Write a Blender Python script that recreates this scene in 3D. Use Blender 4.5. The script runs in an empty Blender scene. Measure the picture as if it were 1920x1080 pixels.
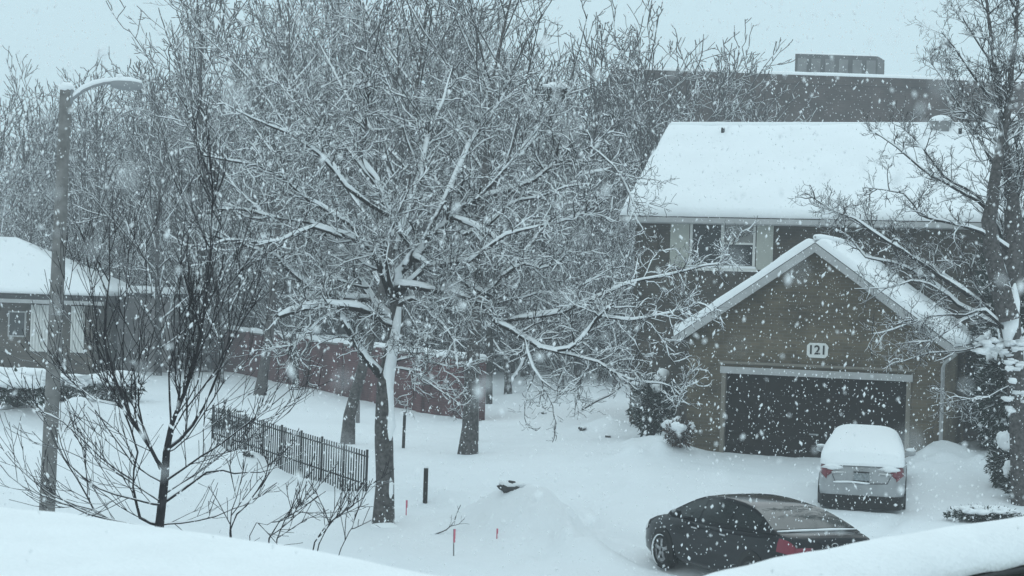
import bpy, math, random
from mathutils import Vector, Matrix, noise
R = math.radians
scene = bpy.context.scene
C = scene.collection

# ------------------------------------------------------------------ camera
F = 3400.0            # focal length in pixels of the 1920 px wide photograph
HC = 4.8              # camera height over the street
RHO = R(1.9)
cs, sn = math.cos(RHO), math.sin(RHO)
cam = bpy.data.cameras.new('camera')
cam.lens = 36 * F / 1920
cam.sensor_width = 36
cam.clip_start = 0.1
cam.clip_end = 3000
cam.dof.use_dof = True
cam.dof.focus_distance = 38
cam.dof.aperture_fstop = cam.lens / 5.4
camo = bpy.data.objects.new('camera', cam)
C.objects.link(camo)
camo.matrix_world = Matrix.Translation((0, 0, HC)) @ Matrix.Rotation(R(90), 4, 'X') @ Matrix.Rotation(RHO, 4, 'Z')
scene.camera = camo

# ------------------------------------------------------------------ world: overcast sky
EL, AZ = R(32), R(200)
w = bpy.data.worlds.new('World')
scene.world = w
w.use_nodes = True
nt = w.node_tree
for n in list(nt.nodes):
    nt.nodes.remove(n)
out = nt.nodes.new('ShaderNodeOutputWorld')
bg = nt.nodes.new('ShaderNodeBackground')
bg.inputs['Strength'].default_value = 0.10
sky = nt.nodes.new('ShaderNodeTexSky')
sky.sky_type = 'NISHITA'
sky.sun_disc = False
sky.sun_elevation = EL
sky.sun_rotation = AZ
sky.dust_density = 6
tc = nt.nodes.new('ShaderNodeTexCoord')
sep = nt.nodes.new('ShaderNodeSeparateXYZ')
ramp = nt.nodes.new('ShaderNodeValToRGB')
ramp.color_ramp.elements[0].position = 0.0
ramp.color_ramp.elements[0].color = (5.5, 7.4, 8.15, 1)
ramp.color_ramp.elements[1].position = 1.0
ramp.color_ramp.elements[1].color = (8.1, 10.45, 11.4, 1)
mx = nt.nodes.new('ShaderNodeMix')
mx.data_type = 'RGBA'
mx.inputs[0].default_value = 0.93
nt.links.new(tc.outputs['Generated'], sep.inputs[0])
nt.links.new(sep.outputs['Z'], ramp.inputs[0])
nt.links.new(sky.outputs[0], mx.inputs[6])
nt.links.new(ramp.outputs[0], mx.inputs[7])
nt.links.new(mx.outputs[2], bg.inputs['Color'])
nt.links.new(bg.outputs[0], out.inputs['Surface'])

sl = bpy.data.lights.new('sun', 'SUN')
sl.energy = 0.5
sl.angle = R(60)
sl.color = (1.0, 0.97, 0.93)
so = bpy.data.objects.new('sun', sl)
C.objects.link(so)
so.rotation_euler = (R(90) - EL, 0, R(180) - AZ + R(180))

scene.view_settings.view_transform = 'Standard'
scene.view_settings.look = 'None'
scene.view_settings.gamma = 1
scene.view_settings.exposure = 0.06
scene.render.engine = 'CYCLES'
scene.cycles.use_denoising = True
scene.cycles.max_bounces = 5
scene.cycles.diffuse_bounces = 3
scene.cycles.glossy_bounces = 2
scene.cycles.transmission_bounces = 3
scene.cycles.volume_bounces = 1
scene.cycles.use_light_tree = False

# ------------------------------------------------------------------ helpers
def at(px, py, D):
    u, v = px - 960.0, 540.0 - py
    return Vector(((u * cs - v * sn) / F * D, D, HC + (u * sn + v * cs) / F * D))

def lerp(a, b, t): return a + (b - a) * t
def sst(a, b, t):
    t = max(0.0, min(1.0, (t - a) / (b - a)))
    return t * t * (3 - 2 * t)
def interp(pts, x):
    if x <= pts[0][0]: return pts[0][1]
    for (x0, y0), (x1, y1) in zip(pts, pts[1:]):
        if x <= x1:
            return y0 + (y1 - y0) * (x - x0) / (x1 - x0)
    return pts[-1][1]
def curve(pts, x):
    """smooth (Catmull-Rom like) interpolation"""
    if x <= pts[0][0]: return pts[0][1]
    if x >= pts[-1][0]: return pts[-1][1]
    for i in range(len(pts) - 1):
        x0, y0 = pts[i]; x1, y1 = pts[i + 1]
        if x <= x1:
            def slope(k):
                a = pts[max(0, k - 1)]; b = pts[min(len(pts) - 1, k + 1)]
                return (b[1] - a[1]) / (b[0] - a[0])
            h = x1 - x0; t = (x - x0) / h
            m0, m1 = slope(i) * h, slope(i + 1) * h
            return ((2*t**3 - 3*t*t + 1) * y0 + (t**3 - 2*t*t + t) * m0 + (-2*t**3 + 3*t*t) * y1 + (t**3 - t*t) * m1)

class MB:
    def __init__(s): s.v = []; s.f = []
    def quadstrip_grid(s, rows, close_u=False):
        b = len(s.v); n = len(rows[0])
        for r in rows: s.v.extend(tuple(p) for p in r)
        for i in range(len(rows) - 1):
            for j in range(n - 1 + (1 if close_u else 0)):
                j2 = (j + 1) % n
                s.f.append((b + i*n + j, b + i*n + j2, b + (i+1)*n + j2, b + (i+1)*n + j))
        return b
    def cap(s, idx):
        idx = list(idx); b = len(s.v)
        s.v += [s.v[i] for i in idx]
        s.f.append(tuple(range(b, b + len(idx))))
    def box(s, x0, y0, z0, x1, y1, z1):
        b = len(s.v)
        s.v += [(x0,y0,z0),(x1,y0,z0),(x1,y1,z0),(x0,y1,z0),(x0,y0,z1),(x1,y0,z1),(x1,y1,z1),(x0,y1,z1)]
        for q in ((0,3,2,1),(4,5,6,7),(0,1,5,4),(1,2,6,5),(2,3,7,6),(3,0,4,7)):
            s.f.append(tuple(b + i for i in q))
    def prism(s, poly, off):
        """polygon (list of Vectors) extruded by off"""
        b = len(s.v); n = len(poly); off = Vector(off)
        s.v += [tuple(p) for p in poly] + [tuple(Vector(p) + off) for p in poly]
        s.f.append(tuple(b + i for i in range(n)))
        s.f.append(tuple(b + n + i for i in reversed(range(n))))
        for i in range(n):
            j = (i + 1) % n
            s.f.append((b + i, b + n + i, b + n + j, b + j))
    def tube(s, pts, rads, k=5, capend=True):
        rows = []
        up = Vector((0.31, 0.17, 0.93))
        n = len(pts)
        for i, p in enumerate(pts):
            d = pts[min(i + 1, n - 1)] - pts[max(i - 1, 0)]
            if d.length < 1e-9: d = Vector((0, 0, 1))
            d.normalize()
            a = d.cross(up)
            if a.length < 0.05: a = d.cross(Vector((1, 0, 0)))
            a.normalize(); b = d.cross(a)
            r = rads[i]
            rows.append([p + (a * math.cos(t * 2 * math.pi / k) + b * math.sin(t * 2 * math.pi / k)) * r for t in range(k)])
        b0 = s.quadstrip_grid(rows, True)
        if capend:
            s.cap([b0 + i for i in reversed(range(k))])
            s.cap([b0 + (n - 1) * k + i for i in range(k)])
    def blob(s, c, r, seed=0, amp=0.25, nu=8, nv=5):
        rows = []
        c = Vector(c)
        for i in range(nv + 1):
            th = math.pi * i / nv
            row = []
            for j in range(nu):
                ph = 2 * math.pi * j / nu
                d = Vector((math.sin(th) * math.cos(ph), math.sin(th) * math.sin(ph), math.cos(th)))
                m = 1 + amp * noise.noise(d * 1.7 + Vector((seed * 7.3, seed * 1.9, 0)))
                row.append(c + Vector((d.x * r[0], d.y * r[1], d.z * r[2])) * m)
            rows.append(row)
        s.quadstrip_grid(rows, True)
    def build(s, name, m, parent=None, smooth=True):
        me = bpy.data.meshes.new(name)
        me.from_pydata(s.v, [], s.f)
        if smooth: me.polygons.foreach_set('use_smooth', [True] * len(me.polygons))
        me.materials.append(m)
        me.update()
        o = bpy.data.objects.new(name, me)
        C.objects.link(o)
        if parent is not None: o.parent = parent
        return o

def tag(o, label=None, cat=None, group=None, kind=None):
    if label: o['label'] = label
    if cat: o['category'] = cat
    if group: o['group'] = group
    if kind: o['kind'] = kind
    return o
def thing(name, label, cat, loc=(0, 0, 0), rz=0.0, group=None):
    o = bpy.data.objects.new(name, None)
    o.empty_display_size = 0.2
    C.objects.link(o)
    o.location = loc; o.rotation_euler = (0, 0, rz)
    return tag(o, label, cat, group)

# ------------------------------------------------------------------ materials
def mat(name, col, rough=0.7, var=0.0, vscale=4.0, bump=0.0, bscale=20.0, metal=0.0, spec=0.3):
    m = bpy.data.materials.new(name); m.use_nodes = True
    n = m.node_tree; p = n.nodes['Principled BSDF']
    p.inputs['Base Color'].default_value = (*col, 1)
    p.inputs['Roughness'].default_value = rough
    p.inputs['Metallic'].default_value = metal
    p.inputs['Specular IOR Level'].default_value = spec
    t = n.nodes.new('ShaderNodeTexCoord')
    if var > 0:
        nz = n.nodes.new('ShaderNodeTexNoise'); nz.inputs['Scale'].default_value = vscale; nz.inputs['Detail'].default_value = 5
        n.links.new(t.outputs['Object'], nz.inputs['Vector'])
        rp = n.nodes.new('ShaderNodeValToRGB')
        rp.color_ramp.elements[0].position = 0.3; rp.color_ramp.elements[1].position = 0.7
        rp.color_ramp.elements[0].color = (*[c * (1 - var) for c in col], 1)
        rp.color_ramp.elements[1].color = (*[min(1, c * (1 + var)) for c in col], 1)
        n.links.new(nz.outputs[0], rp.inputs[0]); n.links.new(rp.outputs[0], p.inputs['Base Color'])
    if bump > 0:
        nb = n.nodes.new('ShaderNodeTexNoise'); nb.inputs['Scale'].default_value = bscale; nb.inputs['Detail'].default_value = 4
        n.links.new(t.outputs['Object'], nb.inputs['Vector'])
        bp = n.nodes.new('ShaderNodeBump'); bp.inputs['Strength'].default_value = bump; bp.inputs['Distance'].default_value = 0.05
        n.links.new(nb.outputs[0], bp.inputs['Height']); n.links.new(bp.outputs[0], p.inputs['Normal'])
    return m

def snowy(name, col, lo=0.1, hi=0.5, namp=0.5, nscale=6.0, snowcol=(0.86, 0.88, 0.9)):
    """bark (or any surface) whose upward sides carry snow"""
    m = bpy.data.materials.new(name); m.use_nodes = True
    n = m.node_tree; p = n.nodes['Principled BSDF']
    p.inputs['Roughness'].default_value = 0.85; p.inputs['Specular IOR Level'].default_value = 0.15
    g = n.nodes.new('ShaderNodeNewGeometry'); sp = n.nodes.new('ShaderNodeSeparateXYZ')
    n.links.new(g.outputs['Normal'], sp.inputs[0])
    t = n.nodes.new('ShaderNodeTexCoord')
    nz = n.nodes.new('ShaderNodeTexNoise'); nz.inputs['Scale'].default_value = nscale; nz.inputs['Detail'].default_value = 3
    n.links.new(t.outputs['Object'], nz.inputs['Vector'])
    ma = n.nodes.new('ShaderNodeMath'); ma.operation = 'MULTIPLY_ADD'
    ma.inputs[1].default_value = namp * 2; ma.inputs[2].default_value = -namp
    n.links.new(nz.outputs[0], ma.inputs[0])
    ad = n.nodes.new('ShaderNodeMath'); ad.operation = 'ADD'
    n.links.new(sp.outputs['Z'], ad.inputs[0]); n.links.new(ma.outputs[0], ad.inputs[1])
    mr = n.nodes.new('ShaderNodeMapRange'); mr.interpolation_type = 'SMOOTHSTEP'
    mr.inputs[1].default_value = lo; mr.inputs[2].default_value = hi
    n.links.new(ad.outputs[0], mr.inputs[0])
    nc = n.nodes.new('ShaderNodeTexNoise'); nc.inputs['Scale'].default_value = 14
    n.links.new(t.outputs['Object'], nc.inputs['Vector'])
    rp = n.nodes.new('ShaderNodeValToRGB')
    rp.color_ramp.elements[0].position = 0.35; rp.color_ramp.elements[1].position = 0.65
    rp.color_ramp.elements[0].color = (*[c * 0.6 for c in col], 1); rp.color_ramp.elements[1].color = (*[c * 1.4 for c in col], 1)
    n.links.new(nc.outputs[0], rp.inputs[0])
    mixn = n.nodes.new('ShaderNodeMix'); mixn.data_type = 'RGBA'
    n.links.new(mr.outputs[0], mixn.inputs[0]); n.links.new(rp.outputs[0], mixn.inputs[6])
    mixn.inputs[7].default_value = (*snowcol, 1)
    n.links.new(mixn.outputs[2], p.inputs['Base Color'])
    return m

def brick(name, c1, c2, mortar, scale=1.0):
    m = bpy.data.materials.new(name); m.use_nodes = True
    n = m.node_tree; p = n.nodes['Principled BSDF']; p.inputs['Roughness'].default_value = 0.9
    p.inputs['Specular IOR Level'].default_value = 0.15
    t = n.nodes.new('ShaderNodeTexCoord'); s = n.nodes.new('ShaderNodeSeparateXYZ'); cb = n.nodes.new('ShaderNodeCombineXYZ')
    n.links.new(t.outputs['Object'], s.inputs[0])
    ad = n.nodes.new('ShaderNodeMath'); ad.operation = 'ADD'
    n.links.new(s.outputs['X'], ad.inputs[0]); n.links.new(s.outputs['Y'], ad.inputs[1])
    n.links.new(ad.outputs[0], cb.inputs['X']); n.links.new(s.outputs['Z'], cb.inputs['Y'])
    b = n.nodes.new('ShaderNodeTexBrick')
    b.inputs['Scale'].default_value = 1.0
    b.inputs['Brick Width'].default_value = 0.24 * scale; b.inputs['Row Height'].default_value = 0.085 * scale
    b.inputs['Mortar Size'].default_value = 0.008 * scale
    b.inputs['Color1'].default_value = (*c1, 1); b.inputs['Color2'].default_value = (*c2, 1); b.inputs['Mortar'].default_value = (*mortar, 1)
    n.links.new(cb.outputs[0], b.inputs['Vector'])
    nz = n.nodes.new('ShaderNodeTexNoise'); nz.inputs['Scale'].default_value = 0.9; nz.inputs['Detail'].default_value = 6
    n.links.new(t.outputs['Object'], nz.inputs['Vector'])
    mr = n.nodes.new('ShaderNodeMapRange'); mr.inputs[1].default_value = 0.3; mr.inputs[2].default_value = 0.7
    mr.inputs[3].default_value = 0.6; mr.inputs[4].default_value = 1.45
    n.links.new(nz.outputs[0], mr.inputs[0])
    mm = n.nodes.new('ShaderNodeMix'); mm.data_type = 'RGBA'; mm.blend_type = 'MULTIPLY'; mm.inputs[0].default_value = 1
    n.links.new(b.outputs['Color'], mm.inputs[6]); n.links.new(mr.outputs[0], mm.inputs[7])
    n.links.new(mm.outputs[2], p.inputs['Base Color'])
    return m

SNOW = mat('snow', (0.87, 0.885, 0.90), 0.75, var=0.02, vscale=0.6, bump=0.12, bscale=9, spec=0.2)
NSNOW = mat('near_snow', (0.86, 0.875, 0.89), 0.8, var=0.03, vscale=5, bump=0.35, bscale=55, spec=0.2)
SNOWG = mat('ground_snow', (0.80, 0.82, 0.84), 0.8, var=0.025, vscale=0.35, bump=0.3, bscale=5, spec=0.15)
BARK = snowy('bark_snow', (0.024, 0.022, 0.022), 0.15, 0.55, 0.45)
BARKD = snowy('young_bark', (0.026, 0.024, 0.027), 0.5, 0.9, 0.5, 9)
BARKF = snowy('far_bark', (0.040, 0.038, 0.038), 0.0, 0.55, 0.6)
BARKT = snowy('trunk_bark', (0.080, 0.074, 0.072), 0.36, 0.62, 0.95, 4.5)
CONC = mat('concrete', (0.17, 0.165, 0.16), 0.9, var=0.25, vscale=6, bump=0.2)
METALG = mat('grey_metal', (0.25, 0.26, 0.27), 0.5, spec=0.4)
IRON = mat('dark_iron', (0.02, 0.022, 0.024), 0.5, var=0.2)
WOODD = snowy('weathered_post', (0.035, 0.033, 0.03), 0.8, 0.95, 0.5, 12)
POLEG = mat('grey_pole', (0.20, 0.19, 0.19), 0.8, var=0.2)
BRICKH = brick('brown_brick', (0.122, 0.098, 0.066), (0.083, 0.068, 0.048), (0.115, 0.105, 0.085))
BRICKM = brick('dark_brick', (0.085, 0.070, 0.056), (0.060, 0.052, 0.044), (0.085, 0.08, 0.07))
BRICKR = brick('red_brick', (0.115, 0.044, 0.047), (0.085, 0.036, 0.040), (0.11, 0.08, 0.08))
BRICKF = brick('grey_brown_brick', (0.085, 0.066, 0.060), (0.070, 0.055, 0.052), (0.09, 0.08, 0.075), 1.5)
TRIM = mat('pale_trim', (0.40, 0.40, 0.40), 0.6, var=0.1)
SASH = mat('window_frame_paint', (0.62, 0.62, 0.60), 0.5, var=0.06)
TRIMB = mat('beige_trim', (0.20, 0.18, 0.15), 0.6, var=0.08)
SHUT = mat('shutter_paint', (0.42, 0.43, 0.39), 0.6, var=0.06)
WHITEP = mat('white_paint', (0.72, 0.72, 0.70), 0.5, var=0.05)
SHING = mat('dark_shingle', (0.04, 0.04, 0.042), 0.9, var=0.3)
DOORM = mat('dark_garage_door', (0.012, 0.009, 0.007), 0.8, var=0.25, vscale=3, spec=0.1)
GLASS = mat('window_glass', (0.012, 0.015, 0.016), 0.12, spec=0.5)
CGLASS = mat('car_glass', (0.008, 0.012, 0.012), 0.10, spec=0.34)
CURT = mat('window_curtain', (0.22, 0.22, 0.21), 0.9, var=0.2)
BLACKP = mat('black_car_paint', (0.004, 0.005, 0.007), 0.13, spec=0.2)
RGLASS = mat('rear_glass', (0.010, 0.018, 0.018), 0.05, spec=0.5)
SILVP = mat('silver_car_paint', (0.32, 0.33, 0.34), 0.45, spec=0.4, var=0.12, vscale=5)
PLAST = mat('black_plastic', (0.012, 0.012, 0.012), 0.7)
RED = mat('tail_lamp_red', (0.17, 0.006, 0.025), 0.25, spec=0.5)
REDD = mat('tail_lamp_dark_red', (0.16, 0.03, 0.04), 0.3, spec=0.5, var=0.3, vscale=20)
LAMPW = mat('tail_lamp_clear', (0.55, 0.55, 0.55), 0.2, spec=0.5)
CHROME = mat('chrome', (0.5, 0.5, 0.5), 0.25, metal=0.9)
RUB = mat('tyre_rubber', (0.01, 0.01, 0.01), 0.9, var=0.3, vscale=15)
RIM = mat('snow_dusted_rim', (0.30, 0.30, 0.31), 0.6, var=0.5, vscale=14)
PLATE = mat('licence_plate', (0.22, 0.24, 0.25), 0.5, var=0.4, vscale=25)
PINK = mat('pink_ribbon', (0.55, 0.15, 0.20), 0.7)
STONE = mat('dark_stone', (0.05, 0.05, 0.05), 0.9, var=0.4, vscale=8)
NEEDLE = snowy('evergreen_needles', (0.018, 0.030, 0.022), 0.55, 0.95, 0.4, 7)
NEEDLB = snowy('brown_leaves', (0.07, 0.045, 0.035), 0.6, 0.95, 0.4, 7)
DIGIT = mat('black_digits', (0.01, 0.01, 0.01), 0.5)
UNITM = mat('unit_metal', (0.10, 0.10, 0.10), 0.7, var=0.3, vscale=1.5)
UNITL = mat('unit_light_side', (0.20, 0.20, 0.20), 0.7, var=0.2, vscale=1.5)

# ------------------------------------------------------------------ ground
RP = [(0, 0), (31.5, 0), (38, 0.31), (47.6, 0.70), (60, 0.8), (100, 1.0), (700, 2.0)]
LP = [(0, 0), (34, 0.0), (41, 0.2), (52, 0.3), (60, 0.36), (80, 0.45), (700, 1.5)]
BUMPS = []     # (x, y, rx, ry, angle, height)
def gz(x, y, detail=True):
    t = sst(-3, 4, x)
    z = lerp(interp(LP, y), interp(RP, y), t)
    for (bx, by, rx, ry, a, h) in BUMPS:
        dx, dy = x - bx, y - by
        k = 2.6 * max(rx, ry)
        if abs(dx) > k or abs(dy) > k: continue
        ca, sa = math.cos(a), math.sin(a)
        u, v = (dx * ca + dy * sa) / rx, (-dx * sa + dy * ca) / ry
        z += h * math.exp(-(u * u + v * v))
    if detail and y < 140 and abs(x) < 60:
        p = Vector((x, y, 0))
        z += 0.06 * noise.noise(p * 0.45) + 0.035 * noise.noise(p * 1.3) + 0.016 * noise.noise(p * 3.3)
    return z
def ground_px(px, py):
    D = 14.0
    prev = D
    while D < 200:
        p = at(px, py, D)
        if p.z < gz(p.x, p.y):
            a, b = prev, D
            for _ in range(12):
                m = (a + b) / 2; q = at(px, py, m)
                if q.z < gz(q.x, q.y): b = m
                else: a = m
            return at(px, py, b)
        prev = D; D += 0.5
    return at(px, py, 200)
def bump_px(px, py, rx, ry, a, h):
    p = ground_px(px, py)
    BUMPS.append((p.x, p.y, rx, ry, a, h))
for b in [
    (985, 985, 0.8, 2.0, 0.25, 0.72), (900, 960, 1.0, 0.7, 0.2, 0.22), (1060, 1010, 0.4, 2.0, 0.45, 0.34),
    (1110, 975, 0.25, 5.0, 0.35, -0.14), (1180, 1040, 0.25, 3.5, 0.6, -0.16), (1010, 1040, 0.14, 0.4, 0.2, -0.12), (1045, 1025, 0.14, 0.4, 0.2, -0.12), (975, 1050, 0.14, 0.4, 0, -0.1),
    (1140, 805, 0.75, 0.9, 0, 0.36), (1235, 838, 0.7, 1.2, 0.1, 0.30), (1290, 850, 0.6, 0.8, 0, 0.12),
    (1760, 880, 0.9, 2.0, -0.3, 0.35), (1840, 890, 1.3, 2.6, -0.2, 0.40), (1720, 905, 0.5, 2.5, -0.3, 0.22),
    (1850, 850, 1.4, 1.2, 0, 0.3),
    (35, 800, 0.8, 1.6, 0, 0.75), (145, 790, 0.7, 1.5, 0, 0.75), (215, 800, 0.6, 1.2, 0, 0.5), (95, 840, 2.4, 1.5, 0, 0.3),
    (450, 870, 0.7, 1.1, 0, 0.35), (420, 840, 0.8, 1.2, 0, 0.30),
    (780, 935, 1.5, 0.5, -0.25, 0.26), (870, 965, 0.9, 0.35, -0.3, -0.12), (690, 985, 1.4, 1.2, 0, 0.15), (900, 905, 2.2, 0.7, 0.1, -0.08),
    (1500, 1000, 2.2, 1.0, -0.3, -0.08), (1260, 1075, 1.0, 1.0, 0, -0.06), (1420, 880, 1.2, 2.6, 0.1, -0.08),
    (1010, 930, 1.2, 0.5, 0.3, 0.10)]:
    bump_px(*b)

rb = random.Random(71)
for px, py, sx, sy, n, h in [(985, 975, 60, 30, 34, 0.13), (1230, 838, 45, 12, 16, 0.12), (1760, 870, 50, 22, 26, 0.13), (1150, 1000, 60, 25, 16, 0.07), (800, 945, 60, 14, 16, 0.08), (150, 830, 120, 25, 18, 0.12), (1000, 830, 140, 20, 14, 0.05)]:
    for _ in range(n):
        r = rb.uniform(0.10, 0.32)
        bump_px(px + rb.gauss(0, sx), py + rb.gauss(0, sy), r, r * rb.uniform(0.8, 1.8), rb.uniform(0, 3), h * rb.uniform(0.3, 1.2))
def rut(pix, wdt, dep):
    pts = [ground_px(*p) for p in pix]
    for a, b in zip(pts, pts[1:]):
        d = b - a; n = max(1, int(d.length / 0.7)); an = math.atan2(-d.x, d.y)
        for i in range(n):
            p = a.lerp(b, (i + 0.5) / n)
            BUMPS.append((p.x, p.y, wdt, 0.55, an, -dep)); BUMPS.append((p.x + wdt * 2 * math.cos(an), p.y + wdt * 2 * math.sin(an), wdt, 0.5, an, dep * rb.uniform(0.2, 0.6)))
rut([(1085, 1000), (1140, 1022), (1205, 1042)], 0.13, 0.12)
rut([(1100, 985), (1160, 1002), (1230, 1020)], 0.13, 0.10)
rut([(1550, 965), (1500, 985), (1380, 1030)], 0.13, 0.12)
rut([(1690, 968), (1660, 990), (1600, 1020)], 0.13, 0.12)
rut([(1180, 905), (1120, 935), (1085, 1000)], 0.14, 0.09)
def axis(fine0, fine1, step, far0, far1):
    a = []
    x = fine0; s = step
    while x > far0:
        s *= 1.35; x -= s; a.append(x)
    a.reverse()
    x = fine0
    while x < fine1: a.append(x); x += step
    s = step
    while x < far1: a.append(x); s *= 1.3; x += s
    a.append(x)
    return a
xs = axis(-13, 15, 0.16, -900, 900)
ys = axis(26, 58, 0.18, -60, 1500)
g = MB()
g.quadstrip_grid([[Vector((x, y, gz(x, y))) for x in xs] for y in ys])
tag(g.build('ground', SNOWG), kind='structure')

# ------------------------------------------------------------------ snow layer on a sloping surface
def snow_sheet(mb, o, u, v, t, nu, nv, edge=0.22, amp=0.3, seed=0, lip=0.0, cover=1.0):
    o, u, v = Vector(o), Vector(u), Vector(v)
    n = u.cross(v).normalized()
    if n.z < 0: n = -n
    lu, lv = u.length, v.length
    rows = []
    def params(L, k):
        inner = [edge + (L - 2 * edge) * i / k for i in range(k + 1)]
        e = [edge * (1 - math.cos(a)) for a in (0.0, 0.35, 0.75, 1.15)]
        return e + inner + [L - q for q in reversed(e)]
    def prof(d, L):
        q = min(d, L - d)
        if q >= edge: return 1.0
        return math.sqrt(max(0.0, 1 - (1 - q / edge) ** 2))
    pu, pv = params(lu, nu), params(lv, nv)
    for a in pv:
        row = []
        for b in pu:
            p = o + u * (b / lu) + v * (a / lv)
            k = prof(a, lv) * prof(b, lu)
            h = t * k * (1 + amp * noise.noise(p * 0.9 + Vector((seed, 0, 0))) + 0.4 * amp * noise.noise(p * 3.1))
            q = p + n * h
            if k < 0.97:
                q = q + (u / lu) * (0.05 * noise.noise(p * 1.3 + Vector((5, 0, 0)))) + (v / lv) * (0.05 * noise.noise(p * 1.1 + Vector((0, 9, 0))))
            if lip and k < 1:
                q = q - Vector((0, 0, lip * (1 - k)))
            row.append(q)
        rows.append(row)
    mb.quadstrip_grid(rows)
    b = len(mb.v)
    bt = [o, o + u, o + u + v, o + v]
    mb.v += [tuple(p - n * 0.002 - Vector((0, 0, lip))) for p in bt]
    mb.f.append((b, b + 3, b + 2, b + 1))

# ------------------------------------------------------------------ branches
class Tree:
    """collects branch chains; bark, twigs and snow caps become separate meshes"""
    def __init__(s, seed): s.r = random.Random(seed); s.trunk = MB(); s.crown = MB(); s.snow = MB()
    def chain(s, mb, pts, r0, r1, k=None, snow=False, power=0.8):
        n = len(pts)
        rads = [max(r1, lerp(r0, r1, (i / (n - 1)) ** power)) for i in range(n)]
        if k is None:
            k = 7 if r0 > 0.09 else (5 if r0 > 0.03 else (4 if r0 > 0.012 else 3))
        mb.tube(pts, rads, k, capend=False)
        if snow:
            s.cap_snow(pts, rads)
        return rads
    def cap_snow(s, pts, rads, thick=0.034):
        run, rr = [], []
        def flush():
            if len(run) > 1:
                q = list(rr); q[0] *= 0.3; q[-1] *= 0.3
                s.snow.tube(run, q, 5 if max(q) > 0.03 else 4, capend=False)
        for i in range(len(pts)):
            d = pts[min(i + 1, len(pts) - 1)] - pts[max(0, i - 1)]
            steep = abs(d.z) / max(1e-6, d.length)
            ok = steep < s.steep and s.r.random() > s.gap
            if ok:
                th = min(thick, 0.004 + rads[i] * 0.62)
                run.append(pts[i] + Vector((0, 0, rads[i] * 0.75 + th * 0.35)))
                rr.append(rads[i] * 0.72 + th * s.r.uniform(0.4, 1.1))
            else:
                flush(); run, rr = [], []
        flush()
    steep = 0.86; gap = 0.10
    def path(s, p, d, L, n, wob, up):
        pts = [p.copy()]
        d = d.normalized()
        for i in range(n):
            d = d + Vector((s.r.gauss(0, wob), s.r.gauss(0, wob), s.r.gauss(0, wob) + up))
            d.normalize()
            pts.append(pts[-1] + d * (L / n))
        return pts
    def twigs(s, pts, length, r, level, maxlevel, dens, spread=0.9, up=0.03, rmin=0.006, t0=0.15, shrink=0.5, snowlev=2, flat=1.0, wob=0.16):
        """side branches off a chain"""
        L = sum((b - a).length for a, b in zip(pts, pts[1:]))
        cnt = L * dens
        m = int(cnt) + (1 if s.r.random() < cnt - int(cnt) else 0)
        for _ in range(m):
            t = s.r.uniform(t0, 1.0)
            x = t * (len(pts) - 1); i = min(int(x), len(pts) - 2); f = x - i
            p = pts[i].lerp(pts[i + 1], f)
            d = (pts[i + 1] - pts[i]).normalized()
            q = Vector((s.r.gauss(0, 1), s.r.gauss(0, 1) , s.r.gauss(0, 1) * flat + 0.25))
            q = q - d * q.dot(d)
            if q.length < 1e-4: continue
            q.normalize()
            nd = (d * s.r.uniform(0.5, 1.1) + q * spread * s.r.uniform(0.6, 1.3))
            l = length * s.r.uniform(0.45, 1.25) * (1.15 - 0.45 * t)
            n = 5 if level == 1 else (4 if level == 2 else 3)
            ps = s.path(p, nd, l, n, wob, up)
            rr = max(rmin, r * s.r.uniform(0.7, 1.1))
            s.chain(s.crown, ps, rr, rmin, snow=level <= snowlev)
            if level < maxlevel:
                s.twigs(ps, length * shrink, rr * 0.55, level + 1, maxlevel, dens * 1.45, spread, up, rmin, 0.12, shrink, snowlev, flat, wob)
    def limb(s, pts, r0, r1, mb=None, snow=True, sub=2):
        """smooth a coarse polyline, add it"""
        fine = []
        for i in range(len(pts) - 1):
            p0 = pts[max(0, i - 1)]; p1 = pts[i]; p2 = pts[i + 1]; p3 = pts[min(len(pts) - 1, i + 2)]
            for k in range(sub):
                t = k / sub
                fine.append(0.5 * ((2 * p1) + (p2 - p0) * t + (2*p0 - 5*p1 + 4*p2 - p3) * t*t + (3*p1 - p0 - 3*p2 + p3) * t**3))
        fine.append(pts[-1])
        for i in range(1, len(fine)):
            a = min(0.02, 0.006 + 0.12 * lerp(r0, r1, i / len(fine)))
            fine[i] = fine[i] + Vector((s.r.gauss(0, a), s.r.gauss(0, a), s.r.gauss(0, a)))
        s.chain(mb or s.crown, fine, r0, r1, snow=snow)
        return fine
    def build(s, root, bark, trunkmat=None, snow=SNOW):
        if s.trunk.v: s.trunk.build('trunk', trunkmat or bark, root)
        if s.crown.v: s.crown.build('crown', bark, root)
        if s.snow.v: s.snow.build('snow', snow, root)

def traced(px, D, d0, d1, rng):
    """a limb seen in the photograph, swinging away in depth from d0 to d1 metres"""
    n = len(px); pts = []
    for i, (x, y) in enumerate(px):
        t = i / max(1, n - 1)
        pts.append(at(x, y, D + lerp(d0, d1, t) + (rng.uniform(-0.1, 0.1) if 0 < i else 0)))
    return pts

def rel(pts, base): return [p - base for p in pts]

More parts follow.
